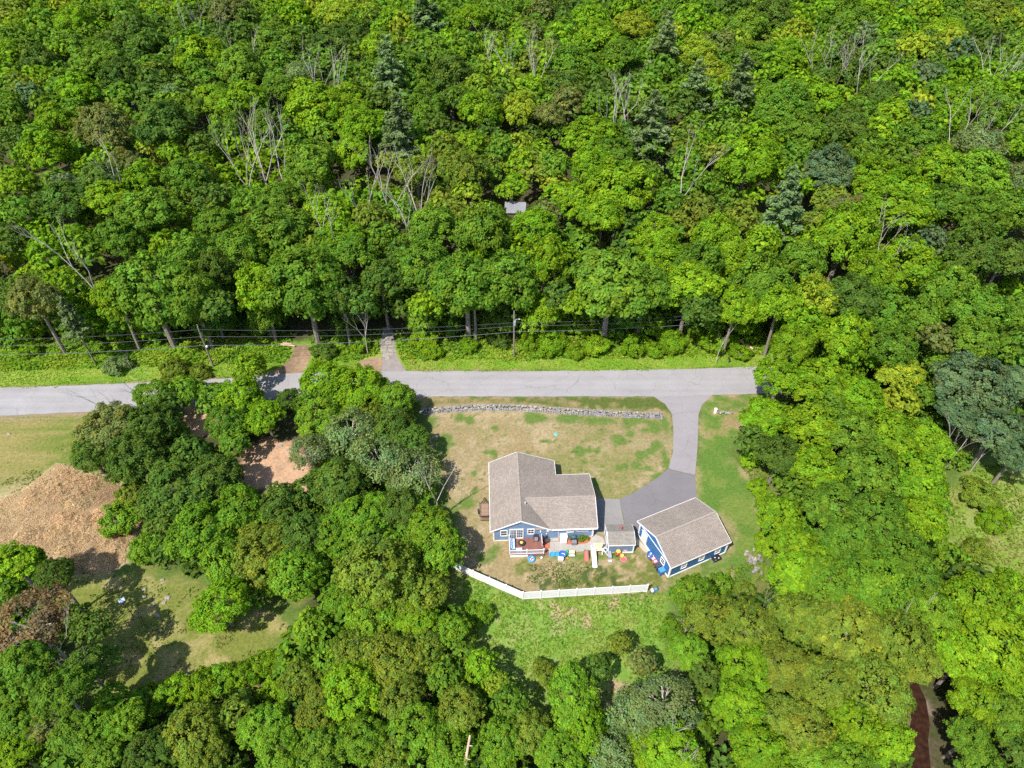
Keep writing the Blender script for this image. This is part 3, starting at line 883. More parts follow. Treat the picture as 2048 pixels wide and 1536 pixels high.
T('southwest', """
30,1125,120,L,12 105,1150,85,D,11 60,1245,150,R,13 45,1330,120,M,13 120,1385,115,M,13 180,1255,75,D,10 195,1325,80,D,10 225,1395,70,N,7 165,1330,85,D,12 150,1240,70,D,10 40,1442,105,M 92,1452,85,K 30,1502,90,L 152,1462,95,M 250,1442,90,N 300,1405,100,N,s 345,1385,90,L,s 402,1372,90,L,s 440,1360,80,N,s 482,1352,80,L,s 520,1330,70,L,s 205,1440,90,N 392,1462,125,O 522,1452,95,N
555,1380,70,L,s 582,1318,75,L,s 602,1352,90,O 642,1292,70,L,s 292,1502,95,D 412,1522,105,O 562,1502,105,N 205,1512,85,M 440,1205,125,L 470,1425,80,O 20,1390,70,M""")
T('west', """
215,850,125,K 300,850,115,D 272,912,120,D 182,905,85,D 340,800,70,D 480,790,105,L 532,832,85,L 450,842,85,M 500,735,70,L 470,885,70,M 240,1040,100,N,s 292,1098,90,N,s 325,1060,80,N,s 265,985,60,O,s 352,982,140,D 430,952,115,D
402,1062,140,N 480,1012,120,N 562,1005,110,D 522,1102,130,O 450,1122,110,N 602,1072,110,D 592,1142,130,N 650,762,105,L 722,775,115,L 790,800,95,N 642,832,95,N 702,862,125,G 782,852,95,D 822,882,85,D
622,902,95,G 762,922,125,G 822,942,115,G 682,962,120,D 612,985,80,D 722,1032,110,N 802,1012,100,D 850,1042,95,N 662,1072,95,N 742,1080,80,D 395,775,45,L,s 312,790,85,M 372,782,75,N 432,798,80,M 345,760,50,O,s 700,800,80,L 740,830,80,O 640,790,70,M 575,800,60,D,s 330,1040,80,D 380,900,80,D""")


# big roadside oaks whose trunks stand in the open: (base u, base v, height, crown diameter m, letter)
OAKS = [(349, 692, 20, 15.5, 'M'), (637, 686, 20, 14.5, 'M'), (938, 682, 19, 13.5, 'M'), (1207, 686, 20, 15.5, 'M'), (1357, 682, 18, 10, 'L')]

# ------------------------------------------------------------------ placing the trees
ORD = ["first", "second", "third", "fourth", "fifth", "sixth", "seventh", "eighth", "ninth", "tenth", "eleventh", "twelfth", "13th", "14th", "15th", "16th", "17th", "18th"] + [f"{k}th" if k % 10 not in (1, 2, 3) else f"{k}" + ("st", "nd", "rd")[k % 10 - 1] for k in range(19, 60)]
COLS = [(0, 150, "beyond the forked dead tree"), (150, 330, "behind the left road end"), (330, 500, "behind the first pole"), (500, 700, "behind the dirt track"),
        (700, 860, "behind the rocky driveway"), (860, 1120, "behind the second pole"), (1120, 1300, "behind the driveway mouth"),
        (1300, 1520, "behind the right road end"), (1520, 1780, "right of the road end"), (1780, 2300, "at the far right")]
REG = {'bank': "on the bank beyond the road", 'east': "beyond the garage lawn", 'southeast': "of wood below the garage",
       'south': "of wood below the fence", 'southwest': "around the lower left clearing", 'west': "of the grove beside the house"}
GRP = {'north': "trees of the woods north of the road", 'bank': "shrubs on the bank beyond the road", 'east': "trees of the belt east of the garage",
       'southeast': "trees of the woods below the garage", 'south': "trees of the woods below the fence", 'southwest': "trees around the lower left clearing", 'west': "trees of the grove left of the house"}
rt = random.Random(77)
RS = np.random.RandomState(5)


def settle(u, v, d, letter, region, h, low):
    form = 'shrub' if low else PAL[letter][1]
    zc = 10.0
    for _ in range(6):
        p = W(u, v, zc)
        Rm = d * .5 * depth(p) / FPX
        if low:
            zc = .50 * Rm; hh = 1.2 * Rm
        elif form == 'pine':
            hh = h or min(24, 3.0 * Rm + 7); zc = hh - 1.6 * Rm * .9
        else:
            if h: hh = h
            elif region == 'north': hh = min(21, max(10, 1.7 * Rm + 8.5))
            elif region in ('east', 'southeast'): hh = min(16.5, max(6, 1.7 * Rm + 4.5))
            elif region == 'west': hh = min(13, max(4, 1.5 * Rm + 2.5))
            else: hh = min(14, max(4, 1.5 * Rm + 3))
            zc = max(hh - .85 * Rm, .75 * Rm)
    return p, Rm, zc, form


PLAN = []
for (u, v, d, letter, region, h, low) in TREES:
    if region == 'southeast' and letter == 'O' and rt.random() < .3: letter = 'N'
    p, Rm, zc, form = settle(u, v, d, letter, region, h, low)
    if form == 'broad' and rt.random() < {'west': .65, 'south': .6, 'southwest': .5, 'east': .4, 'southeast': .3}.get(region, .15): form = 'fine'
    PLAN.append(dict(u=u, v=v, d=d, L=letter, reg=region, x=p[0], y=p[1], R=Rm, zc=zc, form=form, low=low))
for (u, v, h, dm, letter) in OAKS:
    b = W(u, v); Rm = dm / 2; zc = h - .80 * Rm
    q = np.array([b[0], b[1], zc]) - np.array([0, 0, CAM_H]); w = q @ _F
    PLAN.append(dict(u=1024 + FPX * q[0] / w, v=768 - FPX * (q @ _U) / w, d=dm * FPX / w, L=letter, reg='oak', bu=u, x=b[0], y=b[1], R=Rm, zc=zc, form='broad', low=False))

limit = 292
lead = sorted([p for p in PLAN if not p['low'] and p['form'] != 'pine'], key=lambda p: -p['d'] - (1000 if p['reg'] == 'oak' else 0))
for i, p in enumerate(lead): p['solo'] = i < limit
for p in PLAN:
    if p['low'] or p['form'] == 'pine': p['solo'] = True


def size_word(p):
    if p['low']: return "low"
    m = p['R']
    return "huge" if m > 8.2 else "large" if m > 6.4 else "medium" if m > 4.6 else "small"


def kind_words(p):
    if p['low']: return "rounded shrub"
    return {'broad': "tree", 'fine': "fine-leaved tree", 'sparse': "thin-crowned tree", 'pine': "pine"}[p['form']]


def colour_word(p): return "grey green" if p['form'] == 'pine' else PAL[p['L']][0]


# the label of every single tree: its look, then where it stands
cells = {}
for p in PLAN:
    if not p['solo'] or p['reg'] == 'oak': continue
    if p['reg'] == 'north':
        row = max(1, int((705 - p['v']) / 66) + 1)
        col = next(i for i, c in enumerate(COLS) if c[0] <= max(0, p['u']) < c[1])
        key = ('north', row, col)
    else:
        key = (p['reg'], int(p['v'] / 75) if p['reg'] not in ('bank',) else 0, 0)
    cells.setdefault(key, []).append(p)
rowcount = {}
for k in cells: rowcount.setdefault(k[0], set()).add(k[1])
for key, ps in cells.items():
    look = lambda p: (f"{size_word(p)} " if p["form"] in ("broad", "pine") else "") + f"{colour_word(p)} {kind_words(p)}"
    ps.sort(key=lambda p: p['u'])
    seen = {}
    for p in ps: seen.setdefault(look(p), []).append(p)
    if key[0] == 'north':
        where = "in " + ("front" if key[1] == 1 else ORD[key[1] - 1]) + " row " + COLS[key[2]][2]
    else:
        rows = sorted(rowcount[key[0]])
        where = REG[key[0]]
        if len(rows) > 1: where = "in " + ("top" if key[1] == rows[0] else "bottom" if key[1] == rows[-1] else ORD[rows.index(key[1])]) + " row " + where
    for lk, qs in seen.items():
        for i, p in enumerate(qs):
            side = ""
            if len(qs) == 2: side = ("left one ", "right one ")[i]
            elif len(qs) > 2: side = ORD[i] + " from left "
            p['label'] = f"{lk}, {side}{where}"
for p in PLAN:
    if p['reg'] == 'oak':
        i = [o[0] for o in OAKS].index(p['bu'])
        p['label'] = ["large green roadside oak with leaning grey trunk left of the first utility pole", "large green roadside oak whose grey trunk stands beside the dirt track",
                      "green roadside oak with straight grey trunk left of the second utility pole", "large green roadside oak with pale trunk opposite the driveway mouth",
                      "lime green roadside tree on a long bare leaning pale trunk"][i]

NAMES = {'broad': "broadleaf_tree", 'fine': "broadleaf_tree", 'sparse': "broadleaf_tree", 'pine': "pine_tree", 'shrub': "shrub"}


def place_tree(p, n):
    form = p['form']
    k = n % FORMS[form][0]
    s = p['R'] / 5.0
    root = empty(NAMES[form], (p['x'], p['y'], 0), rt.uniform(0, 6.28), p['label'], {'pine': "pine", 'shrub': "shrub"}.get(form, "tree"),
                 GRP.get(p['reg'], "big oaks along the road"))
    c = link("crown", CROWN[form, k], root)
    c.location = (0, 0, p['zc'])
    c.scale = (s * rt.uniform(.88, 1.16), s * rt.uniform(.88, 1.16), s * rt.uniform(.86, 1.14))
    if form != 'pine': c.rotation_euler = (rt.uniform(-.16, .16), rt.uniform(-.16, .16), 0)
    if p['reg'] == 'north' and p['y'] < 122 and form != 'pine': c.scale.z *= 1.3
    col = PAL[p['L']][2] if form != 'pine' else PAL['P'][2]
    if p['reg'] == 'oak' : col = PAL[p['L']][2]
    j = rt.uniform(.88, 1.14); hs = rt.uniform(-.06, .08)
    c.color = (col[0] * j * (1 + hs), col[1] * j, col[2] * j, 1)
    t = link("trunk", LIMBS[form, k], root)
    t.location = (0, 0, p['zc'])
    base = 16.0 if form == 'pine' else 13.0
    t.scale = (s, s, p['zc'] / base)
    return root


n = 0
for p in sorted([p for p in PLAN if p['solo']], key=lambda p: p['y']):
    place_tree(p, n); n += 1

# ------------------------------------------------------------------ the mass of trees beyond and beneath those
OPEN = [P_LAWN, P_EAST, P_VERGE, P_BANK, P_FIELD, P_WLAWN, P_BRUSH, P_SWLAWN, P_DIRT, P_DIRT2, P_MEADOW, P_RIVERBANK,
        Wpoly([(-700, 770), (0, 770), (450, 752), (800, 738), (1530, 730), (1530, 793), (1500, 793), (850, 797), (430, 808), (0, 836), (-700, 870)]),
        Wpoly(DRV), Wpoly([(1337, 930), (1298, 960), (1235, 995), (1180, 990), (1180, 1075), (1320, 1110), (1400, 1030), (1395, 945)]),
        Wpoly([(585, 650), (625, 650), (625, 750), (520, 755)]), Wpoly([(758, 600), (792, 600), (815, 750), (750, 750)])]


def gen_mass(spacing, y0, y1, rsd, ncards, size, pick, hfun, rfun, margin, halfw):
    rs = np.random.RandomState(rsd)
    xs = np.arange(-330, 330, spacing); ys = np.arange(y0, y1, spacing)
    X, Y = np.meshgrid(xs, ys)
    X = X + rs.uniform(-.42, .42, X.shape) * spacing; Y = Y + rs.uniform(-.42, .42, Y.shape) * spacing
    X, Y = X.ravel(), Y.ravel()
    keep = np.abs(X) < halfw(Y)
    X, Y = X[keep], Y[keep]
    d = np.full(X.shape, -1e9)
    for P in OPEN:
        d = np.maximum(d, dpoly(X, Y, P))
    keep = d < -margin
    X, Y = X[keep], Y[keep]
    base = [crown_arrays(900 + i, f, ncards, size) for i, f in enumerate(('broad', 'broad', 'broad', 'fine'))]
    VV, QQ, CC, LL, off = [], [], [], [], 0
    items = [(x, y, rfun(rs), None, None) for x, y in zip(X, Y)]
    return rs, items, base


def bake_mass(name, items, base, rs, kind='stuff'):
    """items: x, y, radius, centre height, colour"""
    VV, QQ, CC, LL, off = [], [], [], [], 0
    for (x, y, R, zc, col) in items:
        v, q, t = base[rs.randint(len(base))]
        a = rs.rand() * 6.283; ca, sa = math.cos(a), math.sin(a); s = R / 5
        vx = (v[:, 0] * ca - v[:, 1] * sa) * s + x
        vy = (v[:, 0] * sa + v[:, 1] * ca) * s + y
        vz = v[:, 2] * s * rs.uniform(.9, 1.2) + zc
        VV.append(np.stack([vx, vy, vz], 1).astype(np.float32)); QQ.append(q + off); off += len(v)
        LL.append(t.astype(np.float32)); CC.append(np.broadcast_to(np.array(col, np.float32), (len(v), 3)))
    me = np_mesh(name, np.concatenate(VV), np.concatenate(QQ), M_MASS, {"tone": np.concatenate(CC), "leafvar": np.concatenate(LL)})
    return tag(link(name, me), kind=kind)


def jitter(col, rs, k=.12):
    j = rs.uniform(1 - k, 1 + k); h = rs.uniform(-.08, .1)
    return (col[0] * j * (1 + h), col[1] * j, col[2] * j)


# far woods: trees past the first three hundred, then filling to the edge of what can be seen
rs, items, base = gen_mass(6.8, 118, 440, 41, 300, 1.12, None, None, lambda r: r.uniform(3.4, 5.2), 1.5, lambda y: y * .74 + 46)
clump = lambda x, y: fbm(np.array([x]), np.array([y]), 38, 61, 2)[0]
far = []
for (x, y, R, _, _) in items:
    if y < 190: R *= .86
    q = clump(x, y)
    r = rs.rand()
    L = ('D' if r < .45 else 'M') if q < .42 else ('M' if r < .6 else 'L' if r < .9 else 'O') if q < .58 else ('L' if r < .55 else 'M' if r < .75 else 'Y' if r < .9 else 'O')
    hh = rs.uniform(12.5, 17.5) if y > 190 else rs.uniform(9, 15)
    far.append((x, y, R, hh - .85 * R, jitter(PAL[L][2], rs)))
base_hi = [crown_arrays(950 + i, f, 900, .78) for i, f in enumerate(('broad', 'broad', 'fine'))]
rest = [(p['x'], p['y'], p['R'], p['zc'], jitter(PAL[p['L']][2], rs)) for p in PLAN if not p['solo']]
bake_mass("distant_woods", far, base, rs)
bake_mass("distant_woods", rest, base_hi, rs)
# understorey between the nearer trees
rs, items, base = gen_mass(4.6, 8, 118, 43, 420, .95, None, None, lambda r: r.uniform(2.4, 3.6), .6, lambda y: y * .74 + 52)
und = []
for (x, y, R, _, _) in items:
    if y > 99:
        hh = rs.uniform(5, 10) if y > 106 else rs.uniform(3.5, 8)
        und.append((x, y, R * 1.05, hh - .8 * R, jitter(PAL['D' if rs.rand() < .25 else 'M' if rs.rand() < .6 else 'L'][2], rs)))
        continue
    dd = max(dpoly(np.array([x]), np.array([y]), P)[0] for P in OPEN)
    if dd > -2.6: continue
    hh = rs.uniform(3.2, 6.5)
    und.append((x, y, R, hh - .8 * R, jitter(PAL['D' if rs.rand() < .35 else 'M' if rs.rand() < .6 else 'N'][2], rs)))
bake_mass("undergrowth", und, base, rs)


# ------------------------------------------------------------------ weeds, tall grass and dry brush: cards nobody could count
TRACKS = [Wpoly([(586, 655), (620, 655), (624, 712), (608, 752), (516, 754), (558, 735), (582, 715)]), Wpoly([(702, 742), (720, 722), (756, 710), (762, 690), (766, 640), (786, 640), (791, 690), (796, 712), (810, 736), (818, 748), (705, 752)]), Wpoly(DRV)]


def weeds(name, polys, dens, size, cols, hgt, seed, noise_s=3.0, thin=0.0, lean=.5, aspect=1.45):
    rs = np.random.RandomState(seed)
    P = []
    for poly in polys:
        a = np.array(poly); lo, hi = a.min(0), a.max(0)
        lo = np.maximum(lo, [-135, 10]); hi = np.minimum(hi, [135, 130])
        nn = int((hi - lo).prod() * dens)
        q = lo + rs.rand(nn, 2) * (hi - lo)
        d = dpoly(q[:, 0], q[:, 1], poly)
        ok = d + (fbm(q[:, 0], q[:, 1], 1.5, seed) - .5) * 1.6 > 0
        if thin: ok &= fbm(q[:, 0], q[:, 1], noise_s, seed + 3) > thin
        for cut in TRACKS: ok &= dpoly(q[:, 0], q[:, 1], cut) < -.15
        P.append(q[ok])
    P = np.concatenate(P); n = len(P)
    bmp = fbm(P[:, 0], P[:, 1], noise_s, seed + 9)
    z = hgt * (.25 + 1.5 * np.clip(bmp - .3, 0, .6)) * rs.uniform(.2, 1, n)
    nn = unit(np.array([0, 0, 1.0]) + rs.randn(n, 3) * lean)
    v, q = cards(np.stack([P[:, 0], P[:, 1], z], 1), nn, size * rs.uniform(.55, 1.35, n), rs, aspect)
    c = np.array([c[:3] for c in cols])
    t = np.clip((fbm(P[:, 0], P[:, 1], noise_s * 1.7, seed + 21) - .32) / .36 + rs.randn(n) * .18, 0, .999) * (len(c) - 1)
    i = t.astype(int); f = (t - i)[:, None]
    cc = (c[i] * (1 - f) + c[np.minimum(i + 1, len(c) - 1)] * f) * rs.uniform(.75, 1.25, n)[:, None]
    me = np_mesh(name, v, q, M_MASS, {"tone": np.repeat(cc, 4, 0), "leafvar": np.ones((len(v), 3))})
    return tag(link(name, me), kind='stuff')


P_BANK_LOW = Wpoly([(-500, 745), (0, 735), (420, 722), (560, 715), (800, 712), (1030, 714), (1300, 708), (1530, 700), (1530, 736), (1280, 741.5), (800, 743), (440, 757), (0, 777), (-500, 797)])
P_BANK_HIGH = Wpoly([(-500, 680), (0, 680), (420, 668), (800, 662), (1030, 668), (1300, 662), (1560, 650), (1560, 712), (1300, 716), (1030, 722), (800, 720), (420, 730), (0, 743), (-500, 753)])
weeds("roadside_weeds", [P_BANK_HIGH], 15, .40, [(.120, .240, .018), (.185, .305, .018), (.225, .305, .028)], .62, 3, 2.4)
weeds("roadside_grass", [P_BANK_LOW], 22, .22, [(.150, .270, .020), (.195, .310, .022), (.235, .300, .045)], .16, 4, 2.8, lean=.35)
weeds("tall_grass", [P_FIELD], 26, .26, [(.130, .245, .028), (.180, .285, .032), (.225, .275, .055)], .22, 5, 2.6, thin=.36)
weeds("meadow_grass", [P_MEADOW], 12, .34, [(.150, .240, .028), (.210, .255, .040), (.270, .260, .085)], .7, 7, 3.0, thin=.33)
EDGE = Wpoly([(1395, 800), (1470, 900), (1490, 925), (1530, 990), (1552, 1050), (1535, 1110), (1500, 1150), (1400, 1175), (1330, 1185), (1335, 1215), (1480, 1200), (1560, 1150), (1575, 1050), (1540, 960), (1500, 900), (1510, 850)])
weeds("lawn_edge_weeds", [Wpoly([(1462, 905), (1478, 925), (1512, 972), (1540, 1050), (1528, 1100), (1560, 1100), (1565, 1040), (1540, 960), (1500, 905)]),
                          Wpoly([(1345, 1170), (1440, 1145), (1530, 1115), (1540, 1150), (1480, 1190), (1340, 1200)])], 16, .32, [(.120, .225, .022), (.175, .270, .022), (.230, .265, .050)], .7, 9, 2.0, thin=.38)
weeds("dry_brush", [P_BRUSH], 330, .055, [(.42, .30, .19), (.56, .43, .28), (.64, .51, .34)], .3, 11, 2.6, lean=.45, aspect=7.0)
weeds("brush_weeds", [Wpoly([(-60, 1000), (40, 950), (110, 895), (220, 930), (310, 970), (345, 1060), (270, 1140), (200, 1170), (90, 1160), (-60, 1110)])], 16, .22, [(.13, .19, .035), (.24, .24, .07), (.40, .32, .15)], .30, 29, 2.4, thin=.55)
_rs = np.random.RandomState(8)
_lo, _hi = np.array(P_BRUSH).min(0), np.array(P_BRUSH).max(0)
_q = _lo + _rs.rand(900, 2) * (_hi - _lo)
_q = _q[(dpoly(_q[:, 0], _q[:, 1], P_BRUSH) > 1.2) & (fbm(_q[:, 0], _q[:, 1], 4, 77) > .42) & (_q[:, 0] > -75)][:120]
_base = []
for i in range(3):
    v_, q_, t_ = crown_arrays(980 + i, 'fine', 2200, .22)
    _base.append((v_, q_, np.repeat(t_.mean(1, keepdims=True) * .9 + .1, 3, 1)))
bake_mass("dry_brush", [(x, y, _rs.uniform(.9, 1.8), .05, jitter((.60, .46, .30), _rs, .12)) for x, y in _q], _base, _rs)
weeds("lawn_edge_weeds", [Wpoly([(100, 1140), (215, 1135), (330, 1165), (440, 1165), (520, 1215), (575, 1220), (590, 1290), (470, 1365), (340, 1390), (230, 1440), (180, 1340), (190, 1260)])], 8, .24, [(.10, .17, .024), (.15, .19, .03), (.21, .19, .06)], .30, 19, 2.2, thin=.56)
weeds("lawn_tufts", [P_SWLAWN, P_WLAWN], 7, .16, [(.090, .115, .020), (.130, .130, .030), (.210, .170, .065)], .03, 13, 2.0, lean=.25)
weeds("garden_plants", [Wpoly([(1060, 1130), (1090, 1122), (1190, 1125), (1215, 1150), (1180, 1172), (1100, 1176), (1050, 1165)])], 30, .20, [(.085, .135, .028), (.130, .180, .036), (.28, .24, .13)], .28, 23, .9, thin=.46)
weeds("lawn_tufts", [P_LAWN], 4, .13, [(.085, .110, .022), (.150, .150, .036)], .025, 15, 1.6, thin=.52, lean=.25)

# ------------------------------------------------------------------ buildings
def slope(name, a, b, c, d, thick, mat_, parent):
    """roof slab; a-b along the eave, d-c along the ridge (counter-clockwise from above); UV in metres"""
    A, B, C_, D = map(Vector, (a, b, c, d))
    nrm = (B - A).cross(D - A).normalized()
    top = [A, B, C_, D]; bot = [p - nrm * thick for p in top]
    me = bpy.data.meshes.new(name)
    me.from_pydata([tuple(p) for p in top + bot], [], [(0, 1, 2, 3), (7, 6, 5, 4), (0, 4, 5, 1), (1, 5, 6, 2), (2, 6, 7, 3), (3, 7, 4, 0)])
    ux = (B - A).normalized(); uy = nrm.cross(ux)
    uvl = me.uv_layers.new(name="UVMap")
    for li, l in enumerate(me.loops):
        p = me.vertices[l.vertex_index].co - A
        uvl.data[li].uv = (p.dot(ux), p.dot(uy))
    me.materials.append(mat_)
    return link(name, me, parent)


def bar(name, a, b, w, h, mat_, parent):
    """trim board along a-b, w wide sideways, h high, hung below the line"""
    A, B = Vector(a), Vector(b)
    d = (B - A); s = Vector((-d.y, d.x, 0)).normalized() * (w / 2); up = Vector((0, 0, h))
    mb = MB()
    mb.add([A - s - up, A + s - up, A + s, A - s, B - s - up, B + s - up, B + s, B - s],
           [(0, 1, 2, 3), (7, 6, 5, 4), (0, 4, 5, 1), (1, 5, 6, 2), (2, 6, 7, 3), (3, 7, 4, 0)])
    return mb.build(name, mat_, parent)


def frame_window(parent, c, w, h, rz, cross=True, mullion=True, name="window"):
    """window lying in a vertical plane: frame ring, pane and muntins; c = centre on the wall, rz = direction the wall runs"""
    cs, sn = math.cos(rz), math.sin(rz)
    P = lambda x, z, o: (c[0] + x * cs + o * sn, c[1] + x * sn - o * cs, c[2] + z)
    def blk(mb, x, z, ww, hh, o, t):
        q = P(x, z, o); mb.box(q, (ww, t, hh), rz)
    f = MB(); t = .12
    blk(f, -w / 2 - t / 2, 0, t, h + 2 * t, .03, .08); blk(f, w / 2 + t / 2, 0, t, h + 2 * t, .03, .08)
    blk(f, 0, h / 2 + t / 2, w, t, .03, .08); blk(f, 0, -h / 2 - t / 2, w, t, .035, .10)
    fo = f.build(name, M_TRIM, parent)
    g = MB(); blk(g, 0, 0, w, h, .0, .03); g.build("pane", M_GLASS, fo)
    s = MB()
    if cross: blk(s, 0, 0, w, .06, .025, .04)
    if mullion: blk(s, 0, 0, .05, h, .022, .035)
    if s.v: s.build("sash_bar", M_TRIM, fo)
    return fo


# ---- the house: ridge north-south, wing to the east
EZ = 2.8
HSW = W(982, 1063, EZ); HR = rad(2.3)
house = empty("house", (HSW[0], HSW[1], 0), HR, "blue sided house with taupe cross gabled roof beside the deck and patio", "house")
RX, RZ = 4.3, 5.12


def wallprism(name, outline, mat_, parent):
    """outline: list of (x, y, z0, ztop) corners, walls only plus gable points where ztop differs"""
    mb = MB(); k = len(outline)
    mb.v = [(x, y, z0) for x, y, z0, z1 in outline] + [(x, y, z1) for x, y, z0, z1 in outline]
    mb.f = [(i, (i + 1) % k, k + (i + 1) % k, k + i) for i in range(k)]
    mb.m = [0] * k
    return mb.build(name, mat_, parent)


WX0, WX1, WY0, WY1 = .38, 9.75, .24, 12.55
zr = lambda x: EZ + (RZ - EZ) * (x / RX) if x < RX else RZ - .54 * (x - RX)
zrn = lambda x: EZ + (RZ - EZ) * (x / RX) if x < RX else RZ - .40 * (x - RX)
DZ = -.16
wallprism("wall", [(WX0, WY0, .3, zr(WX0) + DZ), (RX, WY0, .3, RZ + DZ), (8.5, WY0, .3, zr(8.5) + DZ), (WX1, WY0 + .02, .3, EZ - .2), (WX1, WY1, .3, zrn(WX1) + DZ),
                   (RX, WY1, .3, RZ + DZ), (WX0, WY1, .3, zr(WX0) + DZ)], M_SIDE_H, house)
WRY, WRZ = 4.2, 4.78
wallprism("wall", [(8.5, .42, .3, EZ - .1), (14.85, .42, .3, EZ - .05), (14.85, WRY, .3, WRZ + DZ), (14.85, 9.6, .3, EZ - .05), (8.5, 9.6, .3, EZ - .1)], M_SIDE_H, house)
fm = MB()
fm.box((5.06, 6.40, .15), (9.30, 12.24, .30)); fm.box((11.9, 5.02, .146), (5.84, 9.12, .292))
fm.build("foundation", M_TRIM, house)
TH = .14
slope("roof", (-.1, 12.9, EZ), (-.1, 0, EZ), (RX, 0, RZ), (RX, 12.9, RZ), TH, M_SHINGLE, house)
slope("roof", (8.62, 0, EZ - .01), (8.62, WRY, EZ - .01), (RX + .002, WRY, RZ), (RX + .002, 0, RZ), TH, M_SHINGLE, house)
slope("roof", (10.15, WRY + .003, EZ - .02), (10.15, 12.9, EZ - .02), (RX + .002, 12.9, RZ), (RX + .002, WRY + .003, RZ), TH, M_SHINGLE, house)
slope("roof", (6.4, .0, EZ + .02), (15.36, 0, EZ + .02), (15.36, WRY, WRZ), (4.9, WRY, WRZ), TH, M_SHINGLE, house)
slope("roof", (15.36, 9.99, EZ + .02), (5.2, 9.99, EZ + .02), (4.7, WRY + .002, WRZ), (15.36, WRY + .002, WRZ), TH, M_SHINGLE, house)
# ridge caps
bar("ridge_cap", (RX, -.02, RZ + .02), (RX, 12.92, RZ + .02), .26, .05, M_RIDGE, house)
bar("ridge_cap", (5.1, WRY, WRZ + .015), (15.38, WRY, WRZ + .015), .26, .05, M_RIDGE, house)
# fascia, rakes, corner boards
for a, b in [((-.12, -.03, EZ - .02), (RX, -.03, RZ - .02)), ((RX, -.03, RZ - .02), (8.66, -.03, EZ - .03)), ((-.12, 12.93, EZ - .02), (RX, 12.93, RZ - .02)), ((RX, 12.93, RZ - .02), (10.17, 12.93, EZ - .04)),
             ((15.39, -.02, EZ), (15.39, WRY, WRZ - .02)), ((15.39, WRY, WRZ - .02), (15.39, 10.0, EZ)), ((8.7, -.03, EZ), (15.4, -.03, EZ)), ((10.3, 10.02, EZ), (15.4, 10.02, EZ)),
             ((-.13, -.03, EZ - .02), (-.13, 12.93, EZ - .02)), ((10.18, 9.95, EZ - .04), (10.18, 12.93, EZ - .04))]:
    bar("fascia", a, b, .07, .20, M_TRIM, house)
cb = MB()
for x, y, h in [(WX0, WY0, 2.9), (14.85, .42, 2.7), (14.85, 9.6, 2.7), (WX0, WY1, 2.9), (WX1, WY1, 2.6)]:
    cb.box((x, y, .3 + (h - .3) / 2), (.16, .16, h - .3))
cb.build("corner_board", M_TRIM, house)
bar("gutter", (8.75, -.11, EZ - .03), (15.3, -.11, EZ - .03), .11, .10, M_TRIM, house)
dp = MB(); dp.tube((14.72, .32, .2), (14.72, .32, 2.4), .045); dp.tube((14.72, .32, 2.4), (14.85, -.1, 2.7), .045)
dp.build("downspout", M_TRIM, house)
frame_window(house, (1.85, WY0, 1.95), .82, 1.15, 0, True, False)
frame_window(house, (5.75, WY0, 2.15), .80, 1.05, 0, True, True)
frame_window(house, (11.5, .42, 1.9), .85, .75, 0, False, True)
frame_window(house, (13.3, .42, 2.0), 1.5, .60, 0, False, True)
frame_window(house, (WX0, 3.5, 1.9), .85, 1.1, -math.pi / 2); frame_window(house, (WX0, 8.5, 1.9), .85, 1.1, -math.pi / 2)
frame_window(house, (14.85, 3.0, 1.8), .9, 1.1, math.pi / 2); frame_window(house, (14.85, 7.2, 1.8), .9, 1.1, math.pi / 2)
# sliding door onto the deck
sd = MB()
for x in (2.72, 4.62): sd.box((x, WY0 - .04, 1.72), (.13, .12, 2.2))
sd.box((3.67, WY0 - .04, 2.80), (2.03, .12, .14)); sd.box((3.67, WY0 - .05, .68), (2.03, .14, .10)); sd.box((3.67, WY0 - .05, 1.74), (.12, .09, 2.0))
sdo = sd.build("sliding_door", M_TRIM, house)
for x in (3.18, 4.14):
    g = MB(); g.box((x, WY0 - .015, 1.74), (.82, .03, 1.98)); g.build("pane", M_GLASS, sdo)
mt = MB()
for x in (2.98, 3.25, 3.95, 4.25): mt.box((x, WY0 - .04, 1.74), (.025, .02, 1.98))
for z in (1.2, 1.6, 2.0, 2.4):
    mt.box((3.18, WY0 - .042, z), (.82, .022, .025)); mt.box((4.14, WY0 - .042, z), (.82, .022, .025))
mt.build("muntin", M_TRIM, sdo)
# back door with glazed top
bd = MB(); bd.box((9.2, .37, 1.38), (1.0, .09, 2.15)); bdo = bd.build("back_door", M_TRIM, house)
bf = MB(); bf.box((8.63, .35, 1.42), (.12, .13, 2.3)); bf.box((9.77, .35, 1.42), (.12, .13, 2.3)); bf.box((9.2, .35, 2.52), (1.02, .13, .11)); bf.build("door_frame", M_TRIM, bdo)
g = MB(); g.box((9.2, .32, 1.98), (.6, .03, .62)); g.build("pane", M_GLASS, bdo)
g = MB(); g.ball((9.6, .29, 1.3), .05); g.build("handle", M_DARK, bdo)
st = MB(); st.box((9.2, .02, .12), (1.3, .55, .24)); st.build("doorstep", M_CONC, house)
# wall fixtures: lamp, white meter boxes, vent
for x, y, z, d in [(7.15, WY0, 2.1, (.16, .14, .3)), (8.2, WY0, 2.35, (.35, .16, .40)), (8.05, WY0, 1.5, (.12, .1, .14)), (12.35, .42, 1.85, (.22, .12, .22))]:
    w = MB(); w.box((x, y - .06, z), d); w.box((x, y - .06, z + d[2] / 2 + .03), (d[0] * .7, d[1] * .7, .06)); w.build("wall_fixture", M_TRIM, house)
vp = MB(); vp.tube((5.05, 3.2, 4.6), (5.05, 3.2, 5.15), .055, n=8); vp.tube((5.05, 3.2, 5.15), (5.05, 3.2, 5.18), .07, n=8); vp.build("vent_pipe", M_TRIM, house)

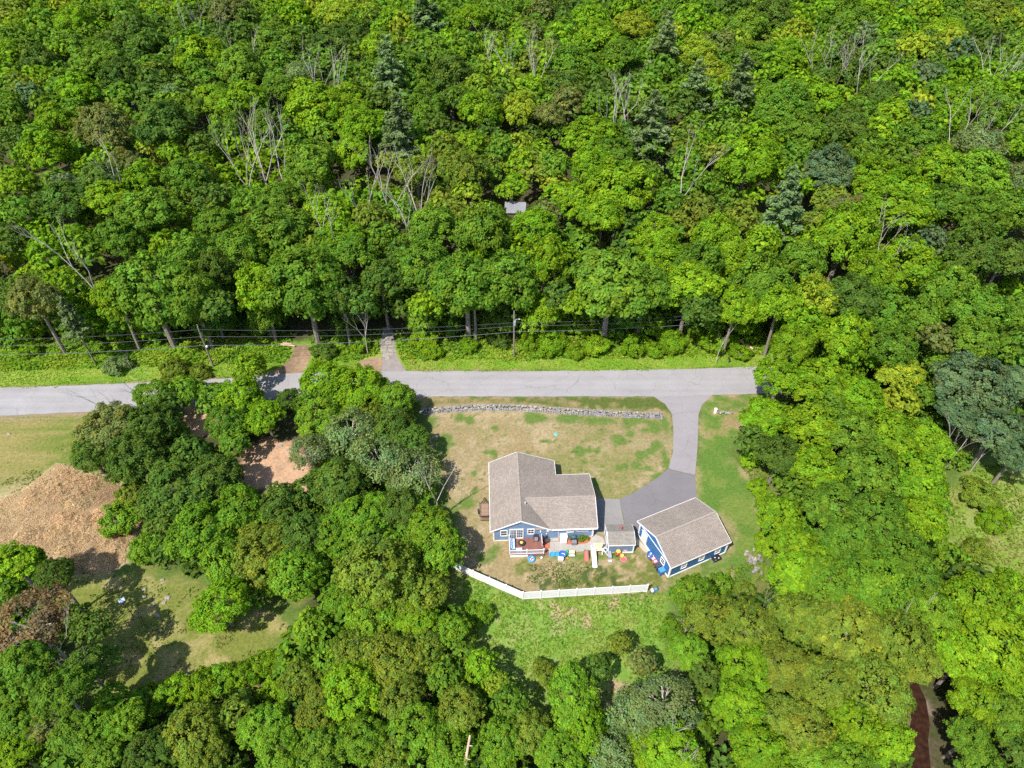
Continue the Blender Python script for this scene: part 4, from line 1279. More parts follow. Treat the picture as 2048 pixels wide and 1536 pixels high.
# ---- the garage, turned to the north-east
G0 = W(1336, 1156); GR = rad(24.6)
gar = empty("garage", (G0[0], G0[1], 0), GR, "deep blue detached garage with taupe gable roof at the end of the driveway", "garage")
GL, GW, GEZ, GRZ, GRV = 9.65, 7.7, 2.95, 4.75, 4.0
wallprism("wall", [(0, 0, .28, GEZ), (GL, 0, .28, GEZ), (GL, GRV, .28, GRZ - .2), (GL, GW, .28, GEZ), (0, GW, .28, GEZ), (0, GRV, .28, GRZ - .2)], M_SIDE_G, gar)
fm = MB(); fm.box((GL / 2, GW / 2, .14), (GL - .06, GW - .06, .28)); fm.build("foundation", M_CONC, gar)
slope("roof", (-.16, -.20, GEZ - .06), (GL + .34, -.20, GEZ - .06), (GL + .34, GRV, GRZ), (-.16, GRV, GRZ), TH, M_SHINGLE, gar)
slope("roof", (GL + .34, 8.35, GEZ - .06), (-.16, 8.35, GEZ - .06), (-.16, GRV + .002, GRZ), (GL + .34, GRV + .002, GRZ), TH, M_SHINGLE, gar)
bar("ridge_cap", (-.18, GRV, GRZ + .035), (GL + .36, GRV, GRZ + .035), .28, .06, M_RIDGE, gar)
for a, b in [((-.19, -.21, GEZ - .08), (-.19, GRV, GRZ - .02)), ((-.19, GRV, GRZ - .02), (-.19, 8.37, GEZ - .08)), ((GL + .37, -.21, GEZ - .08), (GL + .37, GRV, GRZ - .02)), ((GL + .37, GRV, GRZ - .02), (GL + .37, 8.37, GEZ - .08)),
             ((-.2, -.23, GEZ - .07), (GL + .36, -.23, GEZ - .07)), ((-.2, 8.38, GEZ - .07), (GL + .36, 8.38, GEZ - .07))]:
    bar("fascia", a, b, .06, .19, M_TRIM, gar)
bar("frieze_board", (-.03, .1, GEZ - .02), (-.03, GW - .1, GEZ - .02), .05, .13, M_TRIM, gar)
cb = MB()
for x, y in [(0, 0), (GL, 0), (0, GW), (GL, GW)]: cb.box((x, y, .28 + (GEZ - .28) / 2 - .03), (.22, .22, GEZ - .34))
cb.build("corner_board", M_TRIM, gar)
sk = MB(); sk.box((GL / 2, -.03, .2), (GL, .08, .26)); sk.box((-.03, GW / 2, .2), (.08, GW, .26)); sk.build("skirt_board", M_TRIM, gar)
for x in (2.35, 5.35, 8.1): frame_window(gar, (x, 0, 1.55), .72, .85, 0, True, False)
frame_window(gar, (0, 1.75, 1.75), .75, 1.0, -math.pi / 2, True, False)
gd = MB(); gd.box((-.05, 6.35, 1.32), (.10, .95, 2.05)); gdo = gd.build("side_door", M_TRIM, gar)
gf = MB(); gf.box((-.06, 5.80, 1.35), (.13, .12, 2.2)); gf.box((-.06, 6.90, 1.35), (.13, .12, 2.2)); gf.box((-.06, 6.35, 2.42), (.13, 1.0, .11)); gf.build("door_frame", M_TRIM, gdo)
g = MB(); g.ball((-.13, 5.98, 1.25), .05); g.build("handle", M_DARK, gdo)
lm_ = MB(); lm_.box((-.08, 7.05, 2.35), (.14, .12, .24)); lm_.box((-.08, 7.05, 2.50), (.10, .10, .07)); lm_.build("wall_lamp", mat("brass_lamp", (.55, .45, .25), .4), gar)
for x in (2.6, 7.0):     # overhead doors on the driveway side
    od = MB(); od.box((x, GW + .03, 1.3), (2.7, .07, 2.1)); odo = od.build("overhead_door", M_TRIM, gar)
    pl = MB()
    for z in (.55, 1.05, 1.55, 2.05):
        for k in range(4): pl.box((x - 1.0 + k * .67, GW + .07, z), (.55, .03, .36))
    pl.build("door_panel", M_TRIM, odo)

# ---- garden shed between them
S0 = W(1215, 1106)
shed = empty("garden_shed", (S0[0], S0[1], 0), rad(1.5), "small shed with weathered grey roof between the patio and the garage", "shed")
SL, SW_, SEZ, SRZ = 3.62, 3.25, 2.15, 2.95
wallprism("wall", [(0, 0, .0, SEZ), (SL, 0, 0, SEZ), (SL, SW_ / 2, 0, SRZ - .12), (SL, SW_, 0, SEZ), (0, SW_, 0, SEZ), (0, SW_ / 2, 0, SRZ - .12)], M_SIDE_S, shed)
slope("roof", (-.10, -.16, SEZ - .02), (SL + .14, -.16, SEZ - .02), (SL + .14, SW_ / 2, SRZ), (-.10, SW_ / 2, SRZ), .09, M_SHINGLE_S, shed)
slope("roof", (SL + .14, SW_ + .16, SEZ - .02), (-.10, SW_ + .16, SEZ - .02), (-.10, SW_ / 2 + .002, SRZ), (SL + .14, SW_ / 2 + .002, SRZ), .09, M_SHINGLE_S, shed)
for a, b in [((-.12, -.17, SEZ - .03), (-.12, SW_ / 2, SRZ - .01)), ((-.12, SW_ / 2, SRZ - .01), (-.12, SW_ + .17, SEZ - .03)), ((SL + .16, -.17, SEZ - .03), (SL + .16, SW_ / 2, SRZ - .01)), ((SL + .16, SW_ / 2, SRZ - .01), (SL + .16, SW_ + .17, SEZ - .03)),
             ((-.12, -.18, SEZ - .03), (SL + .16, -.18, SEZ - .03))]:
    bar("fascia", a, b, .05, .13, M_TRIM, shed)
cb = MB()
for x, y in [(0, 0), (SL, 0), (0, SW_), (SL, SW_)]: cb.box((x, y, SEZ / 2 - .06), (.15, .15, SEZ - .14))
cb.build("corner_board", M_TRIM, shed)
sk = MB(); sk.box((SL / 2, -.03, .10), (SL, .07, .2)); sk.build("skirt_board", M_TRIM, shed)
sdr = MB(); sdr.box((-.04, 1.62, .98), (.07, 1.5, 1.85)); sdo = sdr.build("double_door", M_TRIM, shed)
sb = MB(); sb.box((-.085, 1.62, .98), (.03, .04, 1.85)); sb.box((-.085, 1.62, 1.5), (.028, 1.5, .06)); sb.box((-.085, 1.62, .5), (.028, 1.5, .06)); sb.build("door_batten", M_SIDE_S, sdo)
# red toy lying on the shed roof
M_RED = mat("red_plastic", (0.443, 0.051, 0.051), .45, .08)
M_RED2 = mat("coral_red_plastic", (0.517, 0.117, 0.109), .45, .08)
M_BLUE = mat("blue_plastic", (0.042, 0.122, 0.362), .4, .1)
M_SKY = mat("turquoise_plastic", (0.054, 0.278, 0.438), .4, .08)
M_CYAN = mat("bright_blue_plastic", (0.067, 0.267, 0.539), .35, .08)
M_YEL = mat("yellow_plastic", (0.635, 0.459, 0.099), .45, .08)
M_CREAM = mat("cream_plastic", (.68, .55, .33), .5, .06)
M_GREENP = mat("green_plastic", (.02, .30, .14), .45, .08)
M_GREY = mat("grey_plastic", (.30, .31, .36), .5, .08)
M_LGREY = mat("light_grey_plastic", (.56, .57, .60), .5, .06)
M_PINK = mat("pink_plastic", (.65, .26, .34), .45, .08)
M_ORANGE = mat("orange_plastic", (.70, .22, .05), .45, .08)
p = W(1240, 1056, SRZ - .02)
mb = MB()
pts = [(math.cos(t) * .30, math.sin(t) * .30, .10 - .02 * k) for k, t in enumerate(np.linspace(-1.2, 1.7, 7))]
mb.path(pts, .075, 7)
tag(mb.build("bent_pipe", M_RED), "bent red plastic pipe lying on the grey shed roof", "toy").location = tuple(p)

# ---- deck behind the house, all in house coordinates turned to the world
def HW(x, y, z=0):
    return (HSW[0] + x * math.cos(HR) - y * math.sin(HR), HSW[1] + x * math.sin(HR) + y * math.cos(HR), z)


M_DECK = mat("red_brown_deck", (.205, .088, .066), .7, .18, 1.2, 0, big=.12)
M_DECK2 = mat("deck_skirt", (.22, .12, .11), .8, .15, 2.0)
deck = empty("deck", HW(0, 0), HR, "red brown timber deck with white railing against the house gable", "deck")
DX0, DX1, DY0, DY1, DZT = 2.55, 7.5, -2.5, .18, .58
nb = 20
bw = (DY1 - DY0) / nb
bm_ = []
pb = MB(); pb.box((0, 0, 0), (DX1 - DX0, bw - .012, .04)); me0 = None
for k in range(nb):
    if me0 is None:
        o = pb.build("deck_board", M_DECK, deck); me0 = o.data
    else:
        o = link("deck_board", me0, deck)
    o.location = ((DX0 + DX1) / 2 + (k % 3 - 1) * .01, DY0 + bw * (k + .5), DZT - .02 + (k % 2) * .002)
fr = MB()
fr.box(((DX0 + DX1) / 2, DY0 - .03, DZT - .28), (DX1 - DX0 + .04, .05, .5)); fr.box((DX0 - .02, (DY0 + DY1) / 2, DZT - .28), (.05, DY1 - DY0, .5)); fr.box((DX1 + .02, (DY0 + DY1) / 2, DZT - .28), (.05, DY1 - DY0, .5))
fr.build("deck_skirt", M_DECK2, deck)


def railing(p, q, z, parent, nbal):
    p, q = Vector((*p, 0)), Vector((*q, 0)); d = q - p; L = d.length; a = math.atan2(d.y, d.x)
    mb = MB()
    for zz, hh in ((z + .92, .06), (z + .10, .05)):
        c = (p + q) / 2; mb.box((c.x, c.y, zz), (L, .07, hh), a)
    for k in range(nbal):
        c = p + d * ((k + .5) / nbal); mb.box((c.x, c.y, z + .5), (.045, .035, .80), a)
    mb.build("railing", M_WHITE, parent)


posts = [(DX0 + .05, DY0 + .03), (5.05, DY0 + .03), (DX1 - .05, DY0 + .03), (DX0 + .05, DY1 - .1), (DX0 + .05, -1.1)]
for x, y in posts:
    pm = MB(); pm.box((x, y, DZT / 2 + .52), (.12, .12, DZT + 1.04)); pm.box((x, y, DZT + 1.06), (.16, .16, .05)); pm.build("post", M_WHITE, deck)
railing((DX0 + .11, DY0 + .03), (4.99, DY0 + .03), DZT, deck, 18)
railing((5.11, DY0 + .03), (DX1 - .11, DY0 + .03), DZT, deck, 18)
railing((DX0 + .05, DY0 + .1), (DX0 + .05, -1.16), DZT, deck, 10)
railing((DX0 + .05, -1.04), (DX0 + .05, DY1 - .16), DZT, deck, 10)
# low white skirting below the south rail and two steps at its end
sk = MB(); sk.box((3.9, DY0 - .09, .25), (2.6, .05, .42)); sk.build("lattice_skirt", M_WHITE, deck)
for k in range(2):
    sm = MB(); sm.box((DX1 + .20 + .26 * k, -1.95, .40 - .18 * k), (.28, 1.1, .05)); sm.box((DX1 + .20 + .26 * k, -1.95, .19 - .09 * k), (.24, 1.0, .36 - .18 * k)); sm.build("step", M_DECK, deck)
# white gate panel at the east edge of the deck
gp = empty("gate_panel", HW(7.30, -.5, .58), HR, "narrow white slatted gate panel on the right edge of the deck", "gate")
for k in range(9):
    q = MB(); q.box((0, -.72 + k * .18, .50), (.05, .15, .9)); q.build("slat", M_WHITE, gp)
q = MB(); q.box((.04, 0, .85), (.04, 1.7, .08)); q.box((.04, 0, .18), (.04, 1.7, .08)); q.build("rail", M_WHITE, gp)


def sofa():
    t = empty("outdoor_sofa", HW(3.05, -1.0, DZT), HR, "light blue cushioned sofa along the left railing of the deck", "sofa")
    a = MB(); a.box((0, 0, .16), (.78, 1.95, .30)); a.box((-.36, 0, .42), (.14, 1.95, .5)); a.box((0, -.95, .34), (.78, .12, .36)); a.box((0, .95, .34), (.78, .12, .36)); a.build("frame", mat("grey_wicker", (.16, .20, .25), .8, .3, 20), t)
    mc = mat("light_blue_cushion", (.36, .48, .66), .9, .08, 4)
    for y in (-.60, 0, .60):
        c = MB(); c.box((.06, y, .38), (.58, .57, .15), 0, .94); c.build("seat_cushion", mc, t)
        c = MB(); c.box((-.22, y, .58), (.16, .55, .38), 0, .9); c.build("back_cushion", mc, t)
sofa()
t = empty("fire_table", HW(4.35, -.85, DZT), HR, "round black fire table with a yellow bowl on the deck", "table")
a = MB(); a.lathe((0, 0, 0), [(.28, 0), (.36, .25), (.50, .36), (.52, .42), (.30, .43)], 12); a.build("table", M_DARK, t)
a = MB(); a.lathe((0, 0, .43), [(.2, 0), (.24, .08), (.20, .13), (.05, .15)], 10); a.build("bowl", M_YEL, t)


def chair(loc, rz, label, m1, m2, arms=True):
    t = empty("patio_chair", loc, rz, label, "chair", "dark chairs by the deck gate")
    a = MB(); a.box((0, 0, .42), (.62, .6, .10)); a.build("seat", m2, t)
    a = MB(); a.box((0, .30, .80), (.62, .09, .70)); a.build("backrest", m1, t)
    for sx in (-1, 1):
        for sy in (-1, 1):
            a = MB(); a.box((sx * .29, sy * .26, .19), (.06, .06, .38)); a.build("leg", m1, t)
        a = MB(); a.box((sx * .33, 0, .64), (.08, .62, .05)); a.build("armrest", m1, t)
M_CHAIR = mat("dark_wicker", (.055, .048, .055), .8, .3, 20)
M_CUSH = mat("grey_cushion", (.19, .18, .21), .9, .1, 4)
chair(HW(6.45, -.28, DZT), HR, "dark wicker chair with grey cushion on the deck by the house wall", M_CHAIR, M_CUSH)
chair(HW(8.05, -.25, .03), HR + .5, "dark chair on the red mulch strip right of the deck gate", M_CHAIR, M_CHAIR)
M_RUG = mat("pale_pink_cushion", (.60, .50, .56), .9, .08, 3)
t = empty("ottoman", HW(3.95, -1.95, DZT), HR, "pale pink square ottoman at the lower left corner of the deck", "ottoman")
a = MB(); a.box((0, 0, .14), (.95, .6, .28)); a.build("base", M_LGREY, t)
a = MB(); a.box((0, 0, .34), (.95, .6, .13), 0, .94); a.build("cushion", M_RUG, t)

# patio, mulch bed, walkways
def hsheet(name, pts, m_, z): return sheet(name, [HW(x, y)[:2] for x, y in pts], m_, z, True)


patio = [(7.75, -2.5), (8.1, .0), (8.7, .30), (8.75, .55), (9.75, .55), (9.8, .15), (14.2, .40), (15.4, .8), (16.4, .2), (16.6, -.9), (16.4, -1.75), (13.6, -2.0), (10.5, -2.15)]
hsheet("patio", patio, M_CONC, .040)
M_JOINT = mat("joint_sand", (.25, .23, .20), .95, .1, 5)
jm = MB()
for x in (9.1, 10.6, 12.1, 13.6, 15.1): jm.box(HW(x, -1.25, .0415), (.03, 1.7, .006), HR)
tag(jm.build("patio_joint", M_JOINT), kind='structure')
M_MULCH = mat("red_mulch", (.40, .125, .060), .95, .25, 8, .6)
bed = [(9.85, .50), (10.0, -.25), (10.4, -.62), (11.2, -.78), (13.0, -.75), (13.9, -.68), (14.4, -.35), (14.6, .1), (14.65, .55)]
hsheet("mulch_bed", bed, M_MULCH, .085)
hsheet("mulch_strip", [(7.55, -1.3), (8.5, -1.3), (8.5, .36), (7.55, .36)], M_MULCH, .06)
hsheet("concrete_stoop", [(14.9, 6.7), (15.6, 6.8), (16.2, 6.2), (16.35, 5.3), (16.0, 4.7), (14.9, 4.7)], M_CONC, .036)
M_WALK = mat("cream_concrete", (.37, .33, .26), .9, .08, 2, big=.06)
sheet("walkway", [(1268, 1071), (1275, 1078), (1296, 1098), (1302, 1106), (1290, 1105), (1277, 1092), (1267, 1080)], M_WALK, .044)
sheet("shed_apron", [(1207, 1078), (1213, 1100), (1213, 1107), (1203, 1106), (1206, 1092)], M_WALK, .048)

# storage steps (white), grill, bright shrubs on the mulch bed
t = empty("deck_box", HW(10.55, .0, .085), HR, "white stepped storage box at the left end of the mulch bed", "storage box")
a = MB(); a.box((0, .15, .45), (1.0, .75, .9)); a.build("cabinet", M_TRIM, t)
a = MB(); a.box((0, .15, .93), (1.08, .82, .06)); a.build("lid", M_TRIM, t)
a = MB(); a.box((-.05, -.42, .17), (.95, .42, .34)); a.build("step", M_LGREY, t)
M_GRILL = mat("green_grey_enamel", (.045, .095, .10), .45, .15, 3)
t = empty("gas_grill", HW(12.0, -.15, .085), HR, "dark green covered gas grill standing on the mulch bed", "grill")
a = MB(); a.box((0, 0, .45), (.85, .55, .75)); a.build("cabinet", M_DARK, t)
a = MB(); a.lathe((0, 0, .82), [(.42, 0), (.45, .12), (.36, .30), (.15, .38)], 12, 1.0, .72); a.build("hood", M_GRILL, t)
for s in (-1, 1):
    a = MB(); a.box((s * .68, 0, .82), (.5, .5, .05)); a.build("side_shelf", M_GRILL, t)
a = MB(); a.box((0, -.62, .42), (.75, .55, .5)); a.build("front_cover", M_CUSH, t)


def bush(loc, R, label, col, group, k=0, hz=.9):
    t = empty("shrub", loc, k * 1.3, label, "shrub", group)
    c = link("crown", CROWN['shrub', k % 4], t); s = R / 5
    c.scale = (s, s, s * hz); c.location = (0, 0, R * .45); c.color = (*col, 1)
    st_ = link("stem", LIMBS['shrub', k % 4], t); st_.scale = (s, s, R * .45 / 13); st_.location = (0, 0, R * .45)
    return t
bush(HW(13.2, -.02, .08), .72, "larger bright green round shrub on the mulch bed", (.16, .24, .02), "shrubs on the mulch bed", 0)
bush(HW(14.0, .02, .08), .46, "smaller pale green round shrub at the right end of the mulch bed", (.20, .27, .05), "shrubs on the mulch bed", 1)

# ------------------------------------------------------------------ things on the back lawn
def at(u, v, z=0.0): return tuple(W(u, v, z))


t = empty("swim_ring", at(1063, 1119), 0, "blue inflatable swim ring with red and white inside by the deck", "swim ring")
a = MB(); a.torus((0, 0, .16), .42, .15, 18, 8); a.build("ring", M_CYAN, t, True)
a = MB(); a.lathe((0, 0, .05), [(.30, 0), (.30, .06), (.1, .09)], 14); a.build("floor", M_TRIM, t)
a = MB(); a.box((.10, .05, .15), (.28, .18, .08), .6); a.box((-.02, -.12, .16), (.22, .10, .07), .3); a.build("red_panel", M_RED, t)
a = MB(); a.box((-.12, .12, .15), (.16, .16, .07), .3); a.build("dark_panel", M_BLUE, t)
t = empty("small_bucket", at(1083, 1117), 0, "small white bucket beside the deck corner and swim ring", "bucket")
a = MB(); a.lathe((0, 0, 0), [(.13, 0), (.17, .3), (.15, .3), (.11, .05)], 10); a.build("bucket", M_TRIM, t)
a = MB(); a.path([(-.17, 0, .3), (-.1, 0, .44), (.1, 0, .44), (.17, 0, .3)], .012, 4); a.build("handle", M_GREY, t)
t = empty("turtle_pool", at(1109, 1110), .1, "turquoise plastic sand pool with two round halves on the lawn edge", "sand pool")
for x in (-.34, .36):
    a = MB(); a.lathe((x, 0, 0), [(.36, 0), (.42, .22), (.34, .24), (.30, .10), (.05, .09)], 14); a.build("tub", M_SKY, t)
a = MB(); a.ball((.62, -.3, .12), .13, 1, 1.2, .8, 8); a.build("grip", M_SKY, t)
t = empty("play_table", at(1125, 1111), .3, "round dark blue plastic play table left of the white cooler", "play table")
a = MB(); a.lathe((0, 0, .3), [(.55, 0), (.58, .14), (.50, .15), (.46, .06), (.04, .05)], 14); a.build("basin", M_BLUE, t)
for k in range(4):
    a = MB(); a.tube((.36 * math.cos(k * 1.57 + .7), .36 * math.sin(k * 1.57 + .7), 0), (.33 * math.cos(k * 1.57 + .7), .33 * math.sin(k * 1.57 + .7), .32), .06, n=6); a.build("leg", M_BLUE, t)
a = MB(); a.path([(-.1, .1, .42), (.18, -.1, .55), (.25, -.35, .5)], .04, 5); a.build("water_chute", M_TRIM, t)
t = empty("cooler", at(1121, 1120), -.05, "white picnic cooler with light lid on the lawn below the blue play table", "cooler")
a = MB(); a.box((0, 0, .2), (.72, .45, .40), 0, 1.05); a.build("body", M_LGREY, t)
a = MB(); a.box((0, 0, .44), (.78, .50, .09)); a.build("lid", M_TRIM, t)
t = empty("toy_kitchen", at(1140, 1109), .0, "green toy bench with cream top and white shelf on the lawn", "toy bench")
a = MB(); a.box((-.42, .1, .35), (.35, .45, .7)); a.ball((-.42, .1, .75), .2, 1, 1, .7, 8); a.build("tower", M_GREENP, t)
a = MB(); a.box((.22, .12, .46), (.85, .5, .10)); a.build("top", M_CREAM, t)
a = MB(); a.box((.22, -.28, .22), (.85, .32, .07)); a.build("bench", M_LGREY, t)
for x in (-.12, .56):
    a = MB(); a.box((x, .05, .21), (.10, .5, .42)); a.build("leg", M_GREENP, t)
t = empty("toy_cone", at(1135, 1116), 0, "small orange and green toy cone beside the green toy bench", "toy")
a = MB(); a.lathe((0, 0, 0), [(.16, 0), (.16, .03), (.10, .05), (.03, .32)], 8); a.build("cone", M_ORANGE, t)
a = MB(); a.lathe((0, 0, .33), [(.05, 0), (.06, .05), (.02, .1)], 6); a.build("tip", M_GREENP, t)
t = empty("toddler_slide", at(1172, 1114), 0, "red toddler slide with green ladder standing on the lawn", "slide")
a = MB(); a.add([(-.22, .55, .72), (.22, .55, .72), (.26, -.75, .12), (-.26, -.75, .12), (-.22, .55, .66), (.22, .55, .66), (.26, -.75, .04), (-.26, -.75, .04)], [(0, 3, 2, 1), (4, 5, 6, 7), (0, 1, 5, 4), (1, 2, 6, 5), (2, 3, 7, 6), (3, 0, 4, 7)])
for s in (-1, 1): a.add([(s * .22, .55, .70), (s * .28, .55, .70), (s * .32, -.78, .10), (s * .26, -.78, .10), (s * .22, .55, .88), (s * .28, .55, .88), (s * .32, -.78, .24), (s * .26, -.78, .24)], [(0, 3, 2, 1), (4, 5, 6, 7), (0, 1, 5, 4), (1, 2, 6, 5), (2, 3, 7, 6), (3, 0, 4, 7)])
a.build("chute", M_RED2, t)
a = MB()
for s in (-1, 1): a.tube((s * .26, .9, 0), (s * .24, .6, .95), .05, n=6)
for z in (.2, .45, .7): a.box((0, .9 - .31 * z, z), (.5, .12, .05))
a.build("ladder", M_GREENP, t)
# bigger climber with long white slide
t = empty("play_climber", at(1196, 1105), HR, "cream and white play climber with a long white slide beside the shed", "climber")
a = MB(); a.box((-.05, .1, .95), (1.0, .85, .10)); a.build("platform", M_YEL if False else M_CREAM, t)
for x in (-.6, .55):
    for y in (-.35, .5):
        a = MB(); a.box((x, y, .75), (.16, .16, 1.5)); a.build("post", M_TRIM, t)
a = MB(); a.box((-.03, .52, 1.3), (1.1, .07, .55)); a.build("back_panel", M_CREAM, t)
a = MB(); a.add([(-1.0, -.25, 1.0), (-.55, -.25, 1.0), (-.52, -2.5, .12), (-1.03, -2.5, .12), (-1.0, -.25, .92), (-.55, -.25, .92), (-.52, -2.5, .04), (-1.03, -2.5, .04)], [(0, 3, 2, 1), (4, 5, 6, 7), (0, 1, 5, 4), (1, 2, 6, 5), (2, 3, 7, 6), (3, 0, 4, 7)])
for s in (-1.06, -.50): a.add([(s - .05, -.25, 1.0), (s + .05, -.25, 1.0), (s + .05, -2.55, .10), (s - .05, -2.55, .10), (s - .05, -.25, 1.2), (s + .05, -.25, 1.2), (s + .05, -2.55, .26), (s - .05, -2.55, .26)], [(0, 3, 2, 1), (4, 5, 6, 7), (0, 1, 5, 4), (1, 2, 6, 5), (2, 3, 7, 6), (3, 0, 4, 7)])
a.build("slide_chute", M_TRIM, t)
a = MB(); a.box((-.78, .12, .98), (.5, .7, .09)); a.tube((-1.05, .1, 1.0), (-1.05, .1, 1.55), .06); a.ball((-1.05, .1, 1.6), .16, 1, 1, .6, 8); a.build("slide_top", M_TRIM, t)
a = MB(); a.path([(.55, -.35, 1.3), (.95, -.6, .9), (1.3, -.7, .3), (1.25, -.55, .02)], [.10, .11, .10, .09], 7); a.torus((.95, -.1, .8), .3, .07, 12, 6); a.build("climbing_arm", M_LGREY, t)
t = empty("toy_bench", at(1219, 1114), .02, "grey plastic toy bench with low step in front of the shed", "toy bench")
a = MB(); a.box((0, .2, .45), (.5, 1.2, .10)); a.build("top", M_GREY, t)
for y in (-.3, .7):
    a = MB(); a.box((0, y, .2), (.46, .10, .40)); a.build("leg", M_GREY, t)
a = MB(); a.box((0, -.72, .12), (.5, .3, .10)); a.build("step", M_LGREY, t)
t = empty("plant_tuft", at(1226, 1108), 0, "bright green leafy plant beside the grey toy bench", "plant")
a = MB()
for k in range(14):
    g_ = k * 2.4; r_ = .12 + .02 * k
    a.add([(0, 0, .05), (math.cos(g_ + .2) * r_ * 1.2, math.sin(g_ + .2) * r_ * 1.2, .38), (math.cos(g_) * r_ * 2.2, math.sin(g_) * r_ * 2.2, .35 + .02 * k), (math.cos(g_ - .2) * r_ * 1.2, math.sin(g_ - .2) * r_ * 1.2, .38)], [(0, 1, 2, 3)])
a.build("leaves", mat("plant_leaf", (.07, .20, .02), .6), t)
t = empty("toy_car", at(1236, 1109), .3, "red and yellow ride on toy car with round roof by the shed", "toy car")
a = MB(); a.box((0, 0, .28), (.85, .55, .34), 0, .85); a.build("body", M_RED, t)
a = MB(); a.lathe((0, 0, .82), [(.30, 0), (.34, .06), (.22, .14)], 10); a.build("roof", M_YEL, t)
for x in (-.22, .22):
    for y in (-.2, .2):
        a = MB(); a.tube((x, y, .42), (x * .9, y * .9, .84), .03, n=5); a.build("roof_post", M_YEL, t)
for x in (-.28, .28):
    for y in (-.3, .3):
        a = MB(); a.tube((x, y - .04, .12), (x, y + .04, .12), .13, n=10); a.build("wheel", M_DARK, t)
t = empty("toy_drum", at(1244, 1113), 0, "yellow round toy stool between the toy car and the red ring", "toy")
a = MB(); a.lathe((0, 0, 0), [(.22, 0), (.30, .2), (.27, .38), (.1, .42)], 10); a.build("stool", M_YEL, t)
a = MB(); a.torus((0, 0, .06), .25, .04, 12, 6); a.build("foot_ring", M_ORANGE, t)
t = empty("sled_saucer", at(1247, 1119), 0, "round red plastic saucer with raised hub on the lawn", "saucer")
a = MB(); a.lathe((0, 0, 0), [(.40, 0), (.48, .12), (.42, .13), (.26, .05), (.14, .06), (.10, .16), (.03, .17)], 16); a.build("saucer", M_RED2, t)
a = MB(); a.torus((0, 0, .13), .45, .035, 18, 6); a.build("rim", M_PINK, t)
t = empty("dollhouse", at(1250, 1103), .2, "small pink and white toy house against the shed wall", "toy house")
a = MB(); a.box((0, 0, .3), (.55, .4, .6)); a.build("walls", M_LGREY, t)
a = MB(); a.add([(-.34, -.26, .58), (.34, -.26, .58), (.34, .26, .58), (-.34, .26, .58), (-.34, 0, .95), (.34, 0, .95)], [(0, 1, 5, 4), (2, 3, 4, 5), (0, 4, 3), (1, 2, 5), (0, 3, 2, 1)]); a.build("roof", M_PINK, t)
t = empty("toy_ball", at(1243, 1104), 0, "small pale pink ball beside the toy house", "ball")
a = MB(); a.ball((0, 0, .16), .17, n=10); a.build("ball", M_PINK, t, True)

# along the west wall of the garage
t = empty("kayak_tub", at(1299, 1113), GR + 1.0, "oval dark blue tub with pale balls leaning by the garage wall", "tub")
a = MB(); a.lathe((0, 0, 0), [(.42, 0), (.52, .45), (.46, .46), (.40, .2), (.02, .18)], 14, 1.35, .8); a.build("tub", M_BLUE, t)
for x, y in ((-.2, .12), (.15, -.1)):
    a = MB(); a.ball((x, y, .34), .13, n=8); a.build("ball", M_CREAM, t, True)
t = empty("toy_wagon", at(1308, 1124), GR + 1.57, "red wagon with white seats below the garage window", "wagon")
a = MB(); a.box((0, 0, .35), (.95, .55, .32), 0, 1.1); a.build("tray", M_RED2, t)
for x in (-.25, .25):
    a = MB(); a.box((x, 0, .54), (.24, .4, .10)); a.build("seat", M_TRIM, t)
for x in (-.35, .35):
    for y in (-.3, .3):
        a = MB(); a.tube((x, y - .04, .14), (x, y + .04, .14), .14, n=10); a.build("wheel", M_DARK, t)


def bin_(loc, rz, label, m, ml, k=1.0):
    t = empty("wheelie_bin", loc, rz, label, "bin", "bins by the garage corner")
    a = MB(); a.box((0, 0, .52 * k), (.62 * k, .68 * k, .95 * k), 0, 1.14); a.build("body", m, t)
    a = MB(); a.box((0, 0, 1.03 * k), (.76 * k, .84 * k, .07)); a.box((0, 0, 1.09 * k), (.60 * k, .66 * k, .06)); a.build("lid", ml, t)
    a = MB(); a.tube((-.36 * k, .42 * k, .98 * k), (.36 * k, .42 * k, .98 * k), .03, n=6); a.build("handle", m, t)
    for s in (-1, 1):
        a = MB(); a.tube((s * .30 * k, .34 * k, .12), (s * .36 * k, .34 * k, .12), .12, n=10); a.build("wheel", M_DARK, t)
bin_(at(1315, 1137), GR + 1.57, "dark grey wheeled bin below the garage window", M_GREY if False else mat("charcoal_plastic", (.05, .055, .08), .5), mat("charcoal_lid", (.065, .06, .09), .5), .95)
bin_(at(1322, 1147), GR + 1.57, "dark blue wheeled bin with bright blue lid nearest the garage corner", M_BLUE, M_CYAN, 1.0)
t = empty("barrow", at(1431, 1121), GR, "black covered wheelbarrow with odds and ends by the garage back wall", "wheelbarrow")
a = MB(); a.box((0, 0, .5), (1.1, .7, .35), 0, 1.2); a.build("tray", mat("black_tarp", (.018, .015, .028), .6), t)
a = MB(); a.tube((.62, -.05, .2), (.62, .05, .2), .2, n=12); a.build("wheel", M_DARK, t)
for s in (-1, 1):
    a = MB(); a.path([(.6, s * .1, .2), (-.3, s * .3, .42), (-1.1, s * .32, .6)], .03, 5); a.build("handle", M_GREY, t)
for x, y, m in ((-.2, .1, M_LGREY), (.25, -.18, M_CREAM), (-.35, -.3, M_GREENP)):
    a = MB(); a.ball((x, y, .74), .11, 1.2, .8, .6, 7); a.build("oddment", m, t)
t = empty("ride_on_toy", at(1309, 1182), .4, "blue and white ride on toy beyond the right end of the white fence", "ride on toy")
a = MB(); a.box((0, 0, .32), (.9, .4, .28), 0, .8); a.build("body", M_CYAN, t)
a = MB(); a.box((-.42, 0, .42), (.3, .42, .3)); a.build("seat", M_TRIM, t)
